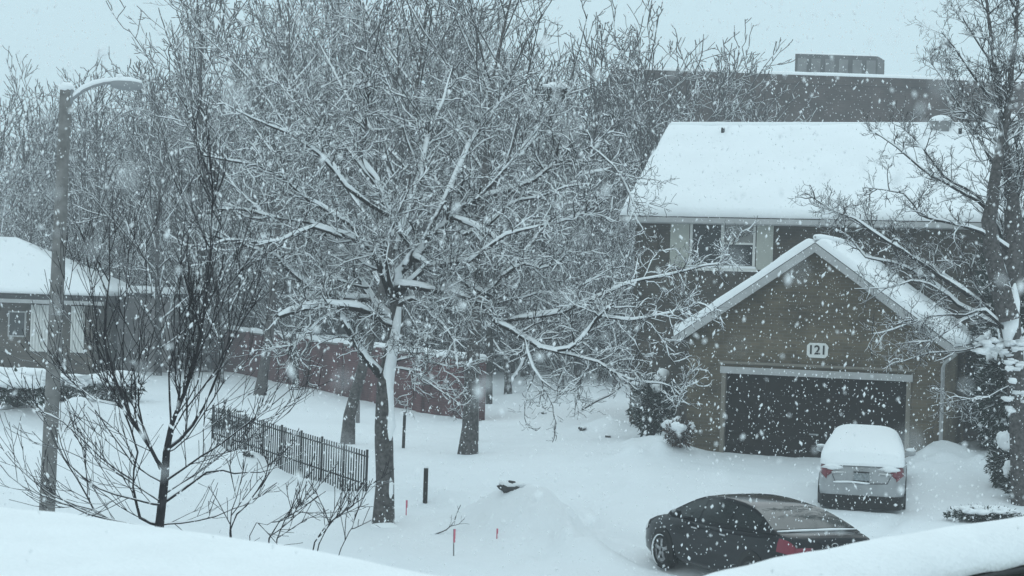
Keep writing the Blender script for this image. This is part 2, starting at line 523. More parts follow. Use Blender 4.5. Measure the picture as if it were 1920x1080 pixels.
# ------------------------------------------------------------------ the large snowy tree
B = ground_px(719, 981); D0 = B.y
root = thing('bare_tree', 'large spreading bare tree in the centre with every limb capped in white snow', 'tree', B)
T = Tree(11)
T.gap = 0.05; T.steep = 0.93
tr = [(719, 1000), (719, 975), (722, 900), (719, 800), (722, 720), (736, 650), (745, 600), (741, 565), (733, 555)]
pts = rel([at(x, y, D0) for x, y in tr], B)
rad = [0.27, 0.22, 0.175, 0.175, 0.165, 0.14, 0.125, 0.10, 0.09]
fine, fr = [], []
for i in range(len(pts) - 1):
    for k in range(3):
        fine.append(pts[i].lerp(pts[i + 1], k / 3)); fr.append(lerp(rad[i], rad[i + 1], k / 3))
fine.append(pts[-1]); fr.append(rad[-1])
fr = [r * (1 + 0.12 * noise.noise(Vector((0, 0, p.z * 3)))) for r, p in zip(fr, fine)]
T.trunk.tube(fine, fr, 10, capend=False)
ws = MB()     # wind-plastered snow along the right side of the trunk
wp = rel([at(x, y, D0 - 0.08) for x, y in [(727, 835), (733, 800), (733, 770), (730, 730), (729, 700), (736, 655), (744, 605), (748, 575)]], B)
ws.tube(wp, [0.03, 0.10, 0.07, 0.085, 0.125, 0.11, 0.085, 0.05], 8, capend=False)
wq = rel([at(x, y, D0 - 0.10) for x, y in [(728, 945), (731, 925), (732, 908), (730, 890)]], B)
ws.tube(wq, [0.02, 0.07, 0.06, 0.02], 7, capend=False)
ws.blob(pts[0] + Vector((0.02, -0.16, 0.12)), (0.3, 0.18, 0.12), 3)
T.snow.v, T.snow.f = ws.v, ws.f
limbs = [
    ([(716, 705), (704, 692), (687, 675), (667, 646), (646, 608), (633, 587)], 0.085, 0.045, 0, -0.8),
    ([(738, 612), (712, 604), (692, 585), (650, 575), (612, 575), (567, 581), (521, 594)], 0.085, 0.05, 0, -2.0),
    ([(734, 562), (746, 533), (752, 508), (775, 483), (792, 471), (800, 446), (837, 421), (854, 392), (892, 375), (942, 362), (1004, 337), (1050, 300), (1108, 275), (1150, 235)], 0.12, 0.016, 0, 1.6),
    ([(850, 408), (900, 429), (937, 454), (983, 483), (1004, 492), (1040, 500)], 0.05, 0.016, 0.5, -1.0),
    ([(778, 482), (792, 492), (812, 512), (858, 521), (904, 550), (942, 517), (983, 496), (1012, 502), (1060, 490)], 0.07, 0.016, 0.1, -1.6),
    ([(742, 545), (754, 537), (800, 542), (850, 550), (904, 567), (933, 604), (983, 633), (1017, 654), (1067, 654), (1108, 617), (1121, 592), (1150, 570)], 0.075, 0.022, 0, -2.6),
    ([(933, 604), (996, 596), (1058, 583), (1108, 562), (1171, 533), (1240, 520), (1320, 500), (1370, 492)], 0.05, 0.012, -1.0, -2.4),
    ([(742, 575), (775, 558), (800, 579), (829, 608), (850, 640), (858, 690)], 0.05, 0.012, 0, -1.2),
    ([(733, 560), (727, 542), (717, 508), (704, 483), (687, 462), (658, 446), (617, 433), (579, 417), (525, 412), (467, 396), (420, 392)], 0.085, 0.018, 0, -1.2),
    ([(760, 500), (771, 467), (746, 429), (729, 404), (712, 354), (696, 325), (683, 300), (683, 250), (690, 200), (684, 140), (690, 90)], 0.085, 0.014, 0, 1.2),
    ([(738, 600), (708, 579), (687, 542), (667, 517), (660, 490), (630, 455), (600, 430), (560, 380), (520, 340), (470, 290)], 0.08, 0.014, 0, 1.6),
    ([(687, 462), (671, 433), (633, 408), (600, 387), (558, 358), (542, 342), (500, 317), (450, 304), (421, 300), (380, 290)], 0.055, 0.014, -0.2, -1.8),
    ([(690, 560), (640, 560), (579, 537), (550, 512), (525, 487), (500, 475), (450, 458), (425, 450), (390, 440)], 0.07, 0.022, 0, -1.8),
    ([(640, 445), (587, 425), (525, 452), (470, 452), (421, 450), (380, 470)], 0.04, 0.014, -0.8, -2.4),
    ([(870, 440), (908, 425), (942, 396), (975, 375), (1008, 371), (1060, 350), (1110, 345)], 0.045, 0.012, 0.4, -0.6),
    ([(812, 505), (837, 483), (887, 442), (930, 400)], 0.04, 0.014, 0, 1.0),
    ([(690, 540), (620, 520), (600, 505), (560, 470)], 0.035, 0.012, 0.1, 1.4),
    ([(742, 470), (760, 400), (790, 330), (800, 260), (830, 190), (850, 120)], 0.07, 0.012, 0.3, 1.8),
    ([(795, 450), (850, 340), (880, 270), (930, 200), (960, 150)], 0.06, 0.012, 0.3, 2.4),
    ([(712, 354), (660, 290), (610, 240), (560, 200), (520, 150)], 0.05, 0.012, 0.5, 2.2),
    ([(729, 404), (650, 350), (600, 290), (540, 250), (470, 220), (410, 190)], 0.05, 0.012, 0.3, -1.6),
    ([(892, 375), (960, 300), (1010, 240), (1040, 190)], 0.045, 0.012, 0.5, 1.8),
    ([(737, 680), (780, 668), (815, 680), (850, 690)], 0.025, 0.010, 0, -0.9),
    ([(737, 690), (770, 695), (800, 718), (840, 742)], 0.022, 0.010, 0, -1.0),
    ([(1017, 654), (1080, 668), (1120, 680), (1180, 712), (1240, 720), (1290, 735)], 0.032, 0.010, -1.8, -2.6),
    ([(1121, 592), (1180, 600), (1240, 590), (1300, 575)], 0.03, 0.010, -2.2, -3.2),
    ([(983, 633), (1000, 690), (1040, 730), (1080, 735)], 0.025, 0.010, -1.6, -2.2),
    ([(1108, 275), (1150, 310), (1180, 360), (1190, 390)], 0.02, 0.008, 1.0, 0.4),
    ([(904, 550), (960, 560), (1010, 550), (1080, 540), (1150, 500)], 0.04, 0.010, -0.8, 1.0),
    ([(650, 575), (600, 600), (560, 640), (540, 650)], 0.025, 0.010, -0.8, -1.5),
    ([(742, 560), (720, 480), (740, 420), (770, 350)], 0.05, 0.012, 0, -1.8),
    ([(742, 560), (800, 500), (880, 490), (950, 440), (1040, 420), (1130, 380)], 0.06, 0.012, 0, -2.0),
]
for px, r0, r1, a, b in limbs:
    p = rel(traced(px, D0, a, b, T.r), B)
    f = T.limb(p, r0, r1)
    T.twigs(f, 0.95, max(0.013, r0 * 0.28), 1, 3, 6.0, spread=1.05, up=0.02, rmin=0.0056, t0=0.18, shrink=0.48, snowlev=2, wob=0.30)
T.build(root, BARK, BARKT)

# squirrel nest held high in the branches to the right
nb = at(1045, 172, D0 + 1.78)
nm = MB(); rn = random.Random(5)
for i in range(150):
    d = Vector((rn.gauss(0, 1), rn.gauss(0, 1), rn.gauss(0, 0.7))).normalized()
    p = Vector((d.x * 0.20, d.y * 0.20, d.z * 0.15)); q = d.cross(Vector((rn.gauss(0, 1), rn.gauss(0, 1), rn.gauss(0, 1)))).normalized()
    nm.tube([p - q * 0.09, p + q * 0.11], [0.012, 0.006], 3, capend=False)
nm.blob((0, 0, -0.01), (0.17, 0.17, 0.13), 2)
nroot = thing('twig_nest', 'dark ball of twigs with a snow cap held high in the branches', 'nest', nb)
nm.build('twig_ball', BARK, nroot)
ns = MB(); ns.blob((0.02, -0.04, 0.09), (0.25, 0.22, 0.10), 8, 0.7, 12, 8)
ns.build('snow', SNOW, nroot)

# ------------------------------------------------------------------ generic standing trees
def grown_tree(seed, H, R0, spreadang, levels=3, dens=1.6, twl=1.6, rmin=0.012, clear=0.2, nl=16, snowlev=0, up=0.05):
    T = Tree(seed); r = T.r
    n = 12
    pts = [Vector((0, 0, -0.4))]
    dr = Vector((0, 0, 1))
    for i in range(n):
        dr = (dr + Vector((r.gauss(0, 0.06), r.gauss(0, 0.06), 0.05))).normalized()
        pts.append(pts[-1] + dr * (H * 0.86 / n))
    rads = [lerp(R0, rmin * 1.5, (i / n) ** 0.85) for i in range(n + 1)]
    rads[0] *= 1.3
    T.trunk.tube(pts, rads, 8, capend=False)
    for j in range(nl):
        t = clear + (0.96 - clear) * (j + r.random()) / nl
        x = t * n; i = min(int(x), n - 1); p = pts[i].lerp(pts[i + 1], x - i)
        az = j * 2.4 + r.uniform(-0.5, 0.5)
        el = lerp(spreadang * 0.75, spreadang * 1.35, t) + r.uniform(-0.15, 0.15)
        d = Vector((math.cos(az) * math.cos(el), math.sin(az) * math.cos(el), math.sin(el)))
        L = H * (0.50 - 0.30 * t) * r.uniform(0.75, 1.2)
        lp = T.path(p, d, L, 7, 0.10, up)
        rr = max(rmin * 1.6, rads[i] * 0.5)
        T.chain(T.crown, lp, rr, rmin, snow=snowlev > 0)
        T.twigs(lp, twl, rr * 0.4, 1, levels, dens, 0.75, up, rmin, 0.2, 0.5, snowlev)
    return T

def copy_thing(root, loc, rz, sc, label, group, name=None):
    c = root.copy(); C.objects.link(c)
    c.location = loc; c.rotation_euler = (0, 0, rz); c.scale = (sc, sc, sc)
    c['label'] = label; c['group'] = group
    for ch in root.children:
        d = ch.copy(); C.objects.link(d); d.parent = c
    return c

# three tall trees standing behind the big one, in front of the brick wall
for px, py, H, R0, seed, lab in [
    (876, 851, 15.5, 0.26, 21, 'tall bare tree with thick dark trunk standing right of the big snowy tree'),
    (651, 832, 16.5, 0.19, 22, 'tall bare tree with slimmer grey trunk rising just behind the iron fence'),
    (485, 742, 18.0, 0.22, 23, 'tall bare tree with dark trunk standing close to the red brick wall')]:
    b = ground_px(px, py)
    rt = thing('bare_tree', lab, 'tree', b, 0.0, 'tall bare trees by the brick wall')
    t = grown_tree(seed, H, R0, 0.75, 3, 1.75, 1.7, 0.010, 0.30, 22, 1, 0.06)
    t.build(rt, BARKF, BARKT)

# ------------------------------------------------------------------ far treeline
protos = []
GL = 'hazy bare grey tree in the far treeline behind the left bungalow'
GM = 'hazy bare grey tree in the far treeline beyond the brick wall'
GR = 'hazy bare grey tree rising over the snowy house roof before the flat-roofed block'
far = []
rf = random.Random(77)
spec = []
for px, D, top in [(20, 92, 165), (75, 100, 190), (140, 96, 125), (185, 104, 105), (235, 98, 120), (-60, 96, 150), (290, 110, 190), (45, 84, 330), (170, 86, 300), (110, 112, 210)]:
    spec.append((px, D, top, GL))
for px, D, top in [(330, 92, 60), (390, 84, -40), (450, 96, -20), (520, 88, -60), (590, 100, -40), (640, 82, 60), (700, 92, -30), (760, 86, -60), (820, 98, -40), (880, 84, 20), (940, 94, 60), (990, 84, 120), (1030, 96, 100), (300, 80, 180), (420, 76, 250), (560, 74, 250), (800, 72, 250), (960, 72, 230), (1090, 76, 230), (1130, 90, 150), (1060, 70, 330), (1160, 72, 350)]:
    spec.append((px, D, top, GM))
for px, D, top in [(1075, 98, 90), (1120, 92, 75), (1170, 90, 30), (1215, 92, 40), (1260, 90, 20), (1300, 94, 60), (1340, 92, 70), (1385, 96, 75), (1430, 96, 85), (1245, 84, 120)]:
    spec.append((px, D, top, GR))
for px, D, top, lab in list(spec):
    for q in range(0 if lab == GR else 2):
        spec.append((px + rf.uniform(-34, 34), D + rf.uniform(6, 22), top + rf.uniform(5, 70), lab))
for k in range(5):
    t = grown_tree(100 + k, 12.0, 0.17, [0.75, 0.95, 0.65, 0.85, 1.05][k], 3, 1.25, 1.5, 0.016, [0.1, 0.16, 0.05, 0.12, 0.2][k], 20, 0, 0.07)
    protos.append(t)
roots = {}
for i, (px, D, top, lab) in enumerate(spec):
    k = i % 5
    p = at(px, 540, D); z0 = gz(p.x, D)
    H = at(px, top, D).z - z0
    if k not in roots:
        rt = thing('bare_tree', lab, 'tree', (p.x, D, z0), rf.uniform(0, 6), 'far treeline trees')
        rt.scale = (H / 11.5,) * 3
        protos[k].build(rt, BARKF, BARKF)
        roots[k] = rt
        if lab: rt['group'] = {GL: 'far trees behind the bungalow', GM: 'far trees beyond the brick wall', GR: 'far trees over the house roof'}[lab]
    else:
        copy_thing(roots[k], (p.x, D, z0), rf.uniform(0, 6), H / 11.5, lab, {GL: 'far trees behind the bungalow', GM: 'far trees beyond the brick wall', GR: 'far trees over the house roof'}[lab])
# dense undergrowth and wood behind, one mass
uw = Tree(300)
for i in range(260):
    x = uw.r.uniform(-32, 14); y = uw.r.uniform(84, 125)
    if x > 2: y = uw.r.uniform(76, 92)
    z = gz(x, y)
    for j in range(4):
        az = uw.r.uniform(0, 6.28)
        d = Vector((math.cos(az) * 0.5, math.sin(az) * 0.5, 1))
        L = uw.r.uniform(3, 9)
        ps = uw.path(Vector((x, y, z - 0.2)), d, L, 6, 0.10, 0.05)
        uw.chain(uw.crown, ps, 0.05, 0.02, k=4)
        uw.twigs(ps, 2.0, 0.03, 1, 2, 1.9, 0.9, 0.05, 0.017, 0.05, 0.5, 0)
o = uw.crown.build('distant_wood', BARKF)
tag(o, 'hazy grey mass of bare undergrowth and trunks beyond the brick wall', 'wood', kind='stuff')

# ------------------------------------------------------------------ brick boundary wall
A = ground_px(360, 690); A.z = 0
e1, e2 = ground_px(450, 702), ground_px(893, 790)
dirw = Vector((e2.x - e1.x, e2.y - e1.y, 0)); Lw = dirw.length + 8; dirw.normalize()
rzw = math.atan2(dirw.y, dirw.x)
st = e1 - dirw * 8
wt = thing('brick_wall', 'long low red brick boundary wall with snow along its top', 'wall', (st.x, st.y, 0.3), rzw)
m = MB(); m.box(0, 0, -0.8, Lw, 0.3, 2.05); m.build('masonry', BRICKR, wt, smooth=False)
for i in range(9):
    m = MB(); x = 1.0 + i * (Lw - 1.6) / 8; m.box(x - 0.25, -0.10, -0.8, x + 0.25, -0.003, 2.15); m.build('pier', BRICKR, wt, smooth=False)
m = MB(); m.box(0, -0.06, 2.053, Lw, 0.36, 2.12); m.build('coping', CONC, wt, smooth=False)
m = MB(); snow_sheet(m, (0, -0.07, 2.122), (Lw, 0, 0), (0, 0.44, 0), 0.18, 70, 3, 0.12, 0.3); m.build('snow', SNOW, wt)

# ------------------------------------------------------------------ house 121
TH = R(19)
HO = ground_px(1350, 846)
HO = at(1350, 846, 47.6)
HX = Vector((math.cos(TH), -math.sin(TH), 0)); HY = Vector((math.sin(TH), math.cos(TH), 0))
house = thing('brick_house', 'two-storey brick house with snow-covered roof and front gabled garage numbered 121', 'house', HO, -TH)
def loc(px, py, d):
    """where the sight line through a pixel meets the plane of the house front at depth d, in house coordinates (s, z)"""
    p = at(px, py, 1.0) - Vector((0, 0, HC)); c = Vector((0, 0, HC)) - HO
    t = (d - c.dot(HY)) / p.dot(HY)
    q = c + p * t
    return q.dot(HX), q.z
s0 = loc(1288, 760, 0)[0]; s1 = loc(1768, 760, 0)[0]
dw = loc(1705, 770, 0)[0]; dz = loc(1350, 690, 0)[1]
ap_s, ap_z = loc(1537, 452, 0); ap_s = (s0 + s1) / 2 + 0.05
ev_z = (loc(1283, 612, 0)[1] + loc(1795, 642, 0)[1]) / 2
DM = 6.0          # depth of the garage in front of the main wall
hw = (s1 - s0) / 2; mid = (s0 + s1) / 2
ov = 0.30
slope = (ap_z - ev_z) / (hw + 0.12)
ev_z = ap_z - slope * (hw + ov)
wall_top = ev_z + slope * ov - 0.10
V = Vector
m = MB()
WD = 0.25
m.box(s0, 0, -1.2, -0.02, WD, dz + 0.02)
m.box(dw + 0.02, 0, -1.2, s1, WD, dz + 0.02)
m.prism([V((s0, 0, dz + 0.02)), V((s1, 0, dz + 0.02)), V((s1, 0, wall_top)), V((mid, 0, ap_z - 0.22)), V((s0, 0, wall_top))], (0, WD, 0))
m.box(s0, WD, -1.2, s0 + WD, DM, wall_top)
m.box(s1 - WD, WD, -1.2, s1, DM, wall_top)
m.build('garage_wall', BRICKH, house, smooth=False)
# garage roof
gr = MB(); sg = MB(); fa = MB()
for sgn in (-1, 1):
    e = V((mid + sgn * (hw + ov), -0.35, ev_z - 0.05)); a = V((mid, -0.35, ap_z - 0.05))
    gr.prism([e, a, a + V((0, 0, -0.10)), e + V((0, 0, -0.10))], (0, DM + 0.3, 0))
    off = V((0, -0.004, 0.004))
    sl_ = (a - e)
    sheet_o = e + V((0, -0.02, 0.006)); 
    snow_sheet(sg, sheet_o, a - e + V((-sgn * -0.0, 0, 0)), V((0, DM + 0.33, 0)), 0.20, 22, 14, 0.16, 0.25, sgn, 0.0)
    # rake board
    b = 0.20
    fa.prism([V((mid + sgn * (hw + ov), -0.38, ev_z - 0.07)), V((mid, -0.38, ap_z - 0.07)), V((mid, -0.38, ap_z - 0.07 - b * 1.15)), V((mid + sgn * (hw + ov), -0.38, ev_z - 0.07 - b * 1.15))], (0, 0.027, 0))
# ridge roll closes the two sheets
rp = [V((mid, y, ap_z + 0.09)) for y in (-0.37, -0.30, 0.5, 1.5, 3, 4.5, DM - 0.05)]
sg.tube(rp, [0.02, 0.07, 0.11, 0.12, 0.13, 0.12, 0.12], 10, capend=False)
gro = gr.build('garage_roof', SHING, house, smooth=False)
sg.build('snow', SNOW, gro)
fa.build('rake_board', TRIM, house, smooth=False)
# soffit returns and gutters along the garage eaves
for sgn, x in ((-1, mid - hw - ov), (1, mid + hw + ov)):
    m = MB(); m.box(x - 0.07 if sgn < 0 else x + 0.003, -0.36, ev_z - 0.20, x - 0.003 if sgn < 0 else x + 0.07, DM - 0.1, ev_z - 0.07)
    m.build('gutter', TRIM, house, smooth=False)
# garage door
gd = MB()
gd.box(0.0, 0.16, -0.9, dw, 0.20, dz)
rows = 4; cols = 4
for i in range(rows):
    for j in range(cols):
        x0 = j * dw / cols + 0.10; x1 = (j + 1) * dw / cols - 0.10
        z0 = 0.0 + i * (dz - 0.05) / rows + 0.08; z1 = (i + 1) * (dz - 0.05) / rows - 0.06
        gd.box(x0, 0.135, z0, x1, 0.158, z1)
gdo = gd.build('garage_door', DOORM, house, smooth=False)
m = MB(); m.box(dw / 2 - 0.12, 0.10, 0.55, dw / 2 + 0.12, 0.134, 0.59); m.build('handle', METALG, gdo, smooth=False)
for x0, x1 in ((-0.02, 0.09), (dw - 0.09, dw + 0.02)):
    m = MB(); m.box(x0, -0.03, -0.9, x1, 0.130, dz - 0.13); m.build('door_jamb', TRIMB, house, smooth=False)
m = MB(); m.box(-0.06, -0.045, dz - 0.125, dw + 0.06, 0.132, dz + 0.05); m.build('door_header', TRIM, house, smooth=False)
m = MB(); m.box(-0.10, -0.075, dz + 0.13, dw + 0.10, -0.003, dz + 0.19); m.build('header_ledge', TRIMB, house, smooth=False)
# house number plaque
ns_, nz_ = loc(1533, 657, 0)
pq = MB(); pw, ph, cc = 0.27, 0.19, 0.07
pq.prism([V((ns_ - pw, -0.05, nz_ - ph + cc)), V((ns_ - pw + cc, -0.05, nz_ - ph)), V((ns_ + pw - cc, -0.05, nz_ - ph)), V((ns_ + pw, -0.05, nz_ - ph + cc)),
          V((ns_ + pw, -0.05, nz_ + ph - cc)), V((ns_ + pw - cc, -0.05, nz_ + ph)), V((ns_ - pw + cc, -0.05, nz_ + ph)), V((ns_ - pw, -0.05, nz_ + ph - cc))], (0, 0.047, 0))
pqo = pq.build('number_plaque', WHITEP, house, smooth=False)
pqo['label'] = 'white cut-corner plaque reading 121'
fc = bpy.data.curves.new('digits', 'FONT'); fc.body = '121'; fc.size = 0.33; fc.align_x = 'CENTER'; fc.align_y = 'CENTER'; fc.extrude = 0.006; fc.offset = 0.006
tmp = bpy.data.objects.new('tmp_digits', fc); C.objects.link(tmp)
bpy.context.view_layer.update()
dm = bpy.data.meshes.new_from_object(tmp.evaluated_get(bpy.context.evaluated_depsgraph_get()))
bpy.data.objects.remove(tmp); bpy.data.curves.remove(fc)
dm.materials.clear(); dm.materials.append(DIGIT)
dgo = bpy.data.objects.new('digits', dm); C.objects.link(dgo); dgo.parent = pqo
dgo.location = (ns_, -0.060, nz_); dgo.rotation_euler = (R(90), 0, 0)
# downspout at the right corner of the garage
sx = s1 - 0.02
m = MB(); m.tube([V((mid + hw + ov, -0.12, ev_z - 0.22)), V((sx + 0.05, -0.12, ev_z - 0.45)), V((sx, -0.09, ev_z - 0.6)), V((sx, -0.09, -0.3))], [0.05] * 4, 6); m.build('downspout', TRIM, house)
# lamp bracket on right pier / left pier are not readable in the snow, so none are added

# main block
ml = loc(1192, 420, DM)[0]; mr_ = ml + 16.5
e_z = loc(1300, 402, DM - 0.5)[1] - 0.05
MD = 10.0
rz_ = loc(1300, 235, DM + MD / 2)[1] - 0.15
m = MB()
m.box(ml, DM, -1.2, mr_, DM + MD, e_z)
m.prism([V((ml, DM, e_z)), V((ml, DM + MD, e_z)), V((ml, DM + MD / 2, rz_ - 0.4))], (0.25, 0, 0))
m.prism([V((mr_ - 0.25, DM, e_z)), V((mr_ - 0.25, DM + MD, e_z)), V((mr_ - 0.25, DM + MD / 2, rz_ - 0.4))], (0.25, 0, 0))
m.build('wall', BRICKM, house, smooth=False)
rm = MB(); rs = MB()
for sgn in (-1, 1):
    ye = DM + MD / 2 + sgn * (MD / 2 + 0.5); ez = e_z - 0.02
    e = V((ml - 0.35, ye, ez)); a = V((ml - 0.35, DM + MD / 2, rz_))
    rm.prism([e, a, a + V((0, 0, -0.16)), e + V((0, 0, -0.16))], (mr_ - ml + 0.7, 0, 0))
    snow_sheet(rs, e + V((-0.03, 0, 0.006)), V((mr_ - ml + 0.76, 0, 0)), a - e, 0.24, 60, 22, 0.2, 0.32, sgn * 3.0)
rp = [V((x, DM + MD / 2, rz_ + 0.10)) for x in [ml - 0.37, ml - 0.25] + [ml + i * (mr_ - ml) / 12 for i in range(13)] + [mr_ + 0.37]]
rs.tube(rp, [0.04] + [0.17] * 14 + [0.04], 8, capend=False)
rmo = rm.build('roof', SHING, house, smooth=False)
rs.build('snow', SNOW, rmo)
m = MB(); m.box(ml - 0.35, DM - 0.62, e_z - 0.20, mr_ + 0.35, DM - 0.504, e_z - 0.05); m.build('gutter', TRIM, house, smooth=False)
m = MB(); m.box(ml - 0.33, DM - 0.50, e_z - 0.22, mr_ + 0.33, DM - 0.003, e_z - 0.185); m.build('soffit', TRIM, house, smooth=False)
# roof vents
for px, py, w_, h_ in ((1763, 246, 0.28, 0.24), (1892, 250, 0.26, 0.30)):
    s_, z_ = loc(px, py + 10, DM + MD / 2 - 0.3)
    y_ = DM + MD / 2 - 0.3; zr = rz_ - 0.05
    m = MB(); m.box(s_ - w_, y_ - w_, zr - 0.2, s_ + w_, y_ + w_, zr + 0.30); 
    v = m.build('roof_vent', UNITL, house, smooth=False)
    m = MB(); snow_sheet(m, (s_ - w_ - 0.03, y_ - w_ - 0.03, zr + 0.304), (2 * w_ + 0.06, 0, 0), (0, 2 * w_ + 0.06, 0), 0.22, 5, 5, 0.24, 0.4); m.build('snow', SNOW, v)
for px, py in ((1355, 257), (1800, 258)):
    s_, z_ = loc(px, py, DM + MD / 2 - 0.75)
    y_ = DM + MD / 2 - 0.75; zr = rz_ - 0.75 * (rz_ - e_z) / (MD / 2 + 0.5)
    m = MB(); m.tube([V((s_, y_, zr - 0.1)), V((s_, y_, zr + 0.42))], [0.06, 0.06], 8); m.build('vent_pipe', SHING, house)
# upper window
def window(px0, px1, py0, py1, d, parent, mull=True):
    xa, za = loc(px0, (py0 + py1) / 2, d)[0], loc((px0 + px1) / 2, py0, d)[1]
    xb, zb = loc(px1, (py0 + py1) / 2, d)[0], loc((px0 + px1) / 2, py1, d)[1]
    t = 0.075
    m = MB()
    m.box(xa, d - 0.06, za - t, xb, d - 0.003, za); m.box(xa, d - 0.06, zb, xb, d - 0.003, zb + t)
    m.box(xa, d - 0.06, zb + t, xa + t, d - 0.003, za - t); m.box(xb - t, d - 0.06, zb + t, xb, d - 0.003, za - t)
    xm = (xa + xb) / 2
    m.box(xm - 0.05, d - 0.055, zb + t, xm + 0.05, d - 0.003, za - t)
    f = m.build('window', SASH, parent, smooth=False)
    for a, b in ((xa + t, xm - 0.05), (xm + 0.05, xb - t)):
        m = MB(); m.box(a, d - 0.024, zb + t, b, d - 0.004, za - t); m.build('pane', GLASS, f, smooth=False)
    zc = lerp(zb, za, 0.52)
    a, b = xm + 0.05, xb - t
    m = MB(); m.box(a, d - 0.045, zc - 0.03, b, d - 0.026, zc + 0.03); m.build('sash_rail', SASH, f, smooth=False)
    m = MB(); m.box(a + 0.02, d - 0.034, zc + 0.031, b - 0.02, d - 0.026, za - t - 0.01); m.build('blind', CURT, f, smooth=False)
    m = MB(); m.box(xa - 0.08, d - 0.14, zb - 0.10, xb + 0.08, d - 0.003, zb - 0.004); m.build('sill', SASH, f, smooth=False)
    m = MB(); snow_sheet(m, (xa - 0.06, d - 0.13, zb - 0.003), (xb - xa + 0.12, 0, 0), (0, 0.06, 0), 0.06, 10, 2, 0.025, 0.3); m.build('snow', SNOW, f)
    return xa, xb, za, zb
xa, xb, za, zb = window(1294, 1417, 414, 502, DM, house)
for a, b in ((xa - 0.60, xa - 0.03), (xb + 0.03, xb + 0.52)):
    m = MB(); m.box(a, DM - 0.05, zb - 0.03, b, DM - 0.003, za + 0.03)
    nsl = 18
    for i in range(nsl):
        z = lerp(zb + 0.05, za - 0.05, i / nsl)
        m.box(a + 0.06, DM - 0.062, z, b - 0.06, DM - 0.051, z + 0.045)
    m.build('shutter', SHUT, house, smooth=False)
# second upper window and lower porch side, half hidden by the right-hand tree
m = MB(); x_ = loc(1186, 700, DM)[0] + 0.08; m.tube([V((x_, DM - 0.08, e_z - 0.25)), V((x_, DM - 0.08, -0.3))], [0.05, 0.05], 6); m.build('downspout', BRICKM, house)
# entrance door to the right of the garage
xd = loc(1850, 760, DM)[0]
m = MB(); m.box(xd, DM - 0.05, -0.1, xd + 0.95, DM - 0.003, 2.05); dd = m.build('front_door', DOORM, house, smooth=False)
m = MB(); m.tube([V((xd + 0.1, DM - 0.09, 0.95)), V((xd + 0.1, DM - 0.09, 1.1))], [0.02, 0.02], 6); m.build('handle', METALG, dd)

# ------------------------------------------------------------------ flat-roofed block behind the house
DB = 104.0
pl = at(1150, 137, DB); pr = at(2300, 160, DB)
zt = at(1560, 143, DB).z
fb = thing('apartment_block', 'wide flat-roofed grey brown building looming behind the snowy house roof', 'building', (pl.x, DB, 0))
Wb = pr.x - pl.x
m = MB(); m.box(0, 0, -1, Wb, 18, zt - 0.5); m.build('wall', BRICKF, fb, smooth=False)
m = MB(); m.box(-0.12, -0.12, zt - 0.497, Wb + 0.12, 18.1, zt); m.build('parapet', BRICKF, fb, smooth=False)
m = MB(); snow_sheet(m, (-0.12, -0.12, zt + 0.003), (Wb + 0.24, 0, 0), (0, 18, 0), 0.22, 50, 8, 0.3, 0.2); m.build('snow', SNOW, fb)
# faint recessed panel lines on the long wall
for i in range(7):
    m = MB(); x = 3 + i * Wb / 7; m.box(x, -0.05, zt - 5.2, x + 2.4, -0.003, zt - 3.6); wdo = m.build('window', TRIMB, fb, smooth=False)
    m = MB(); m.box(x + 0.12, -0.07, zt - 5.08, x + 2.28, -0.052, zt - 3.72); m.build('pane', GLASS, wdo, smooth=False)
ux0 = at(1490, 140, DB + 3).x - pl.x; ux1 = at(1645, 140, DB + 3).x - pl.x; ux2 = at(1668, 140, DB + 3).x - pl.x
uz = at(1560, 103, DB + 3).z
m = MB(); m.prism([V((ux0, 3, zt + 0.1)), V((ux1, 3, zt + 0.1)), V((ux2, 4.6, zt + 0.1)), V((ux2 + 0.5, 8, zt + 0.1)), V((ux0 + 0.95, 8, zt + 0.1))], (0, 0, uz - zt - 0.1))
un = m.build('rooftop_unit', UNITM, fb, smooth=False)
for i in range(6):
    x = lerp(ux0, ux1, (i + 0.18) / 6); m = MB(); m.box(x, 2.95, zt + 0.4, x + (ux1 - ux0) / 9, 2.997, uz - 0.25); m.build('louvre', UNITL, un, smooth=False)
m = MB(); snow_sheet(m, (ux0 + 0.1, 3.05, uz + 0.003), (ux1 - ux0 - 0.1, 0, 0), (0.9, 4.9, 0), 0.10, 8, 4, 0.15, 0.2); m.build('snow', SNOW, un)

# ------------------------------------------------------------------ bungalow at the left edge
LD = 78.0
bl = thing('bungalow', 'low bungalow with snowy hip roof and pale slatted panels at the left edge', 'house', (0, 0, 0))
ze = at(100, 556, LD).z; xr = at(196, 556, LD).x; xl = xr - 15; zr = at(-60, 452, LD + 3).z
zg = gz(xr, LD) - 0.3
m = MB(); m.box(xl, LD + 0.6, zg, xr - 0.6, LD + 8, ze - 0.05); m.build('wall', BRICKM, bl, smooth=False)
# hip roof
ridge_r = at(25, 470, LD + 4).x
v0 = [V((xl, LD, ze)), V((xr, LD, ze)), V((xr, LD + 8.6, ze)), V((xl, LD + 8.6, ze)), V((xl + 3, LD + 4.3, zr)), V((ridge_r, LD + 4.3, zr))]
def hip(dz_, grow):
    mm = MB()
    q = [V((p.x + (grow if p.x > xr - 1 else (-grow if p.x < xl + 1 else 0)), p.y + (-grow if p.y < LD + 1 else (grow if p.y > LD + 7 else 0)), p.z + dz_)) for p in v0]
    low = [p - V((0, 0, 0.22)) for p in q[:4]]
    mm.v = [tuple(p) for p in q + low]
    mm.f = [(0, 1, 5, 4), (1, 2, 5), (2, 3, 4, 5), (3, 0, 4), (6, 9, 8, 7), (0, 6, 7, 1), (1, 7, 8, 2), (2, 8, 9, 3), (3, 9, 6, 0)]
    return mm
hip(0.0, 0).build('roof', SHING, bl, smooth=False)
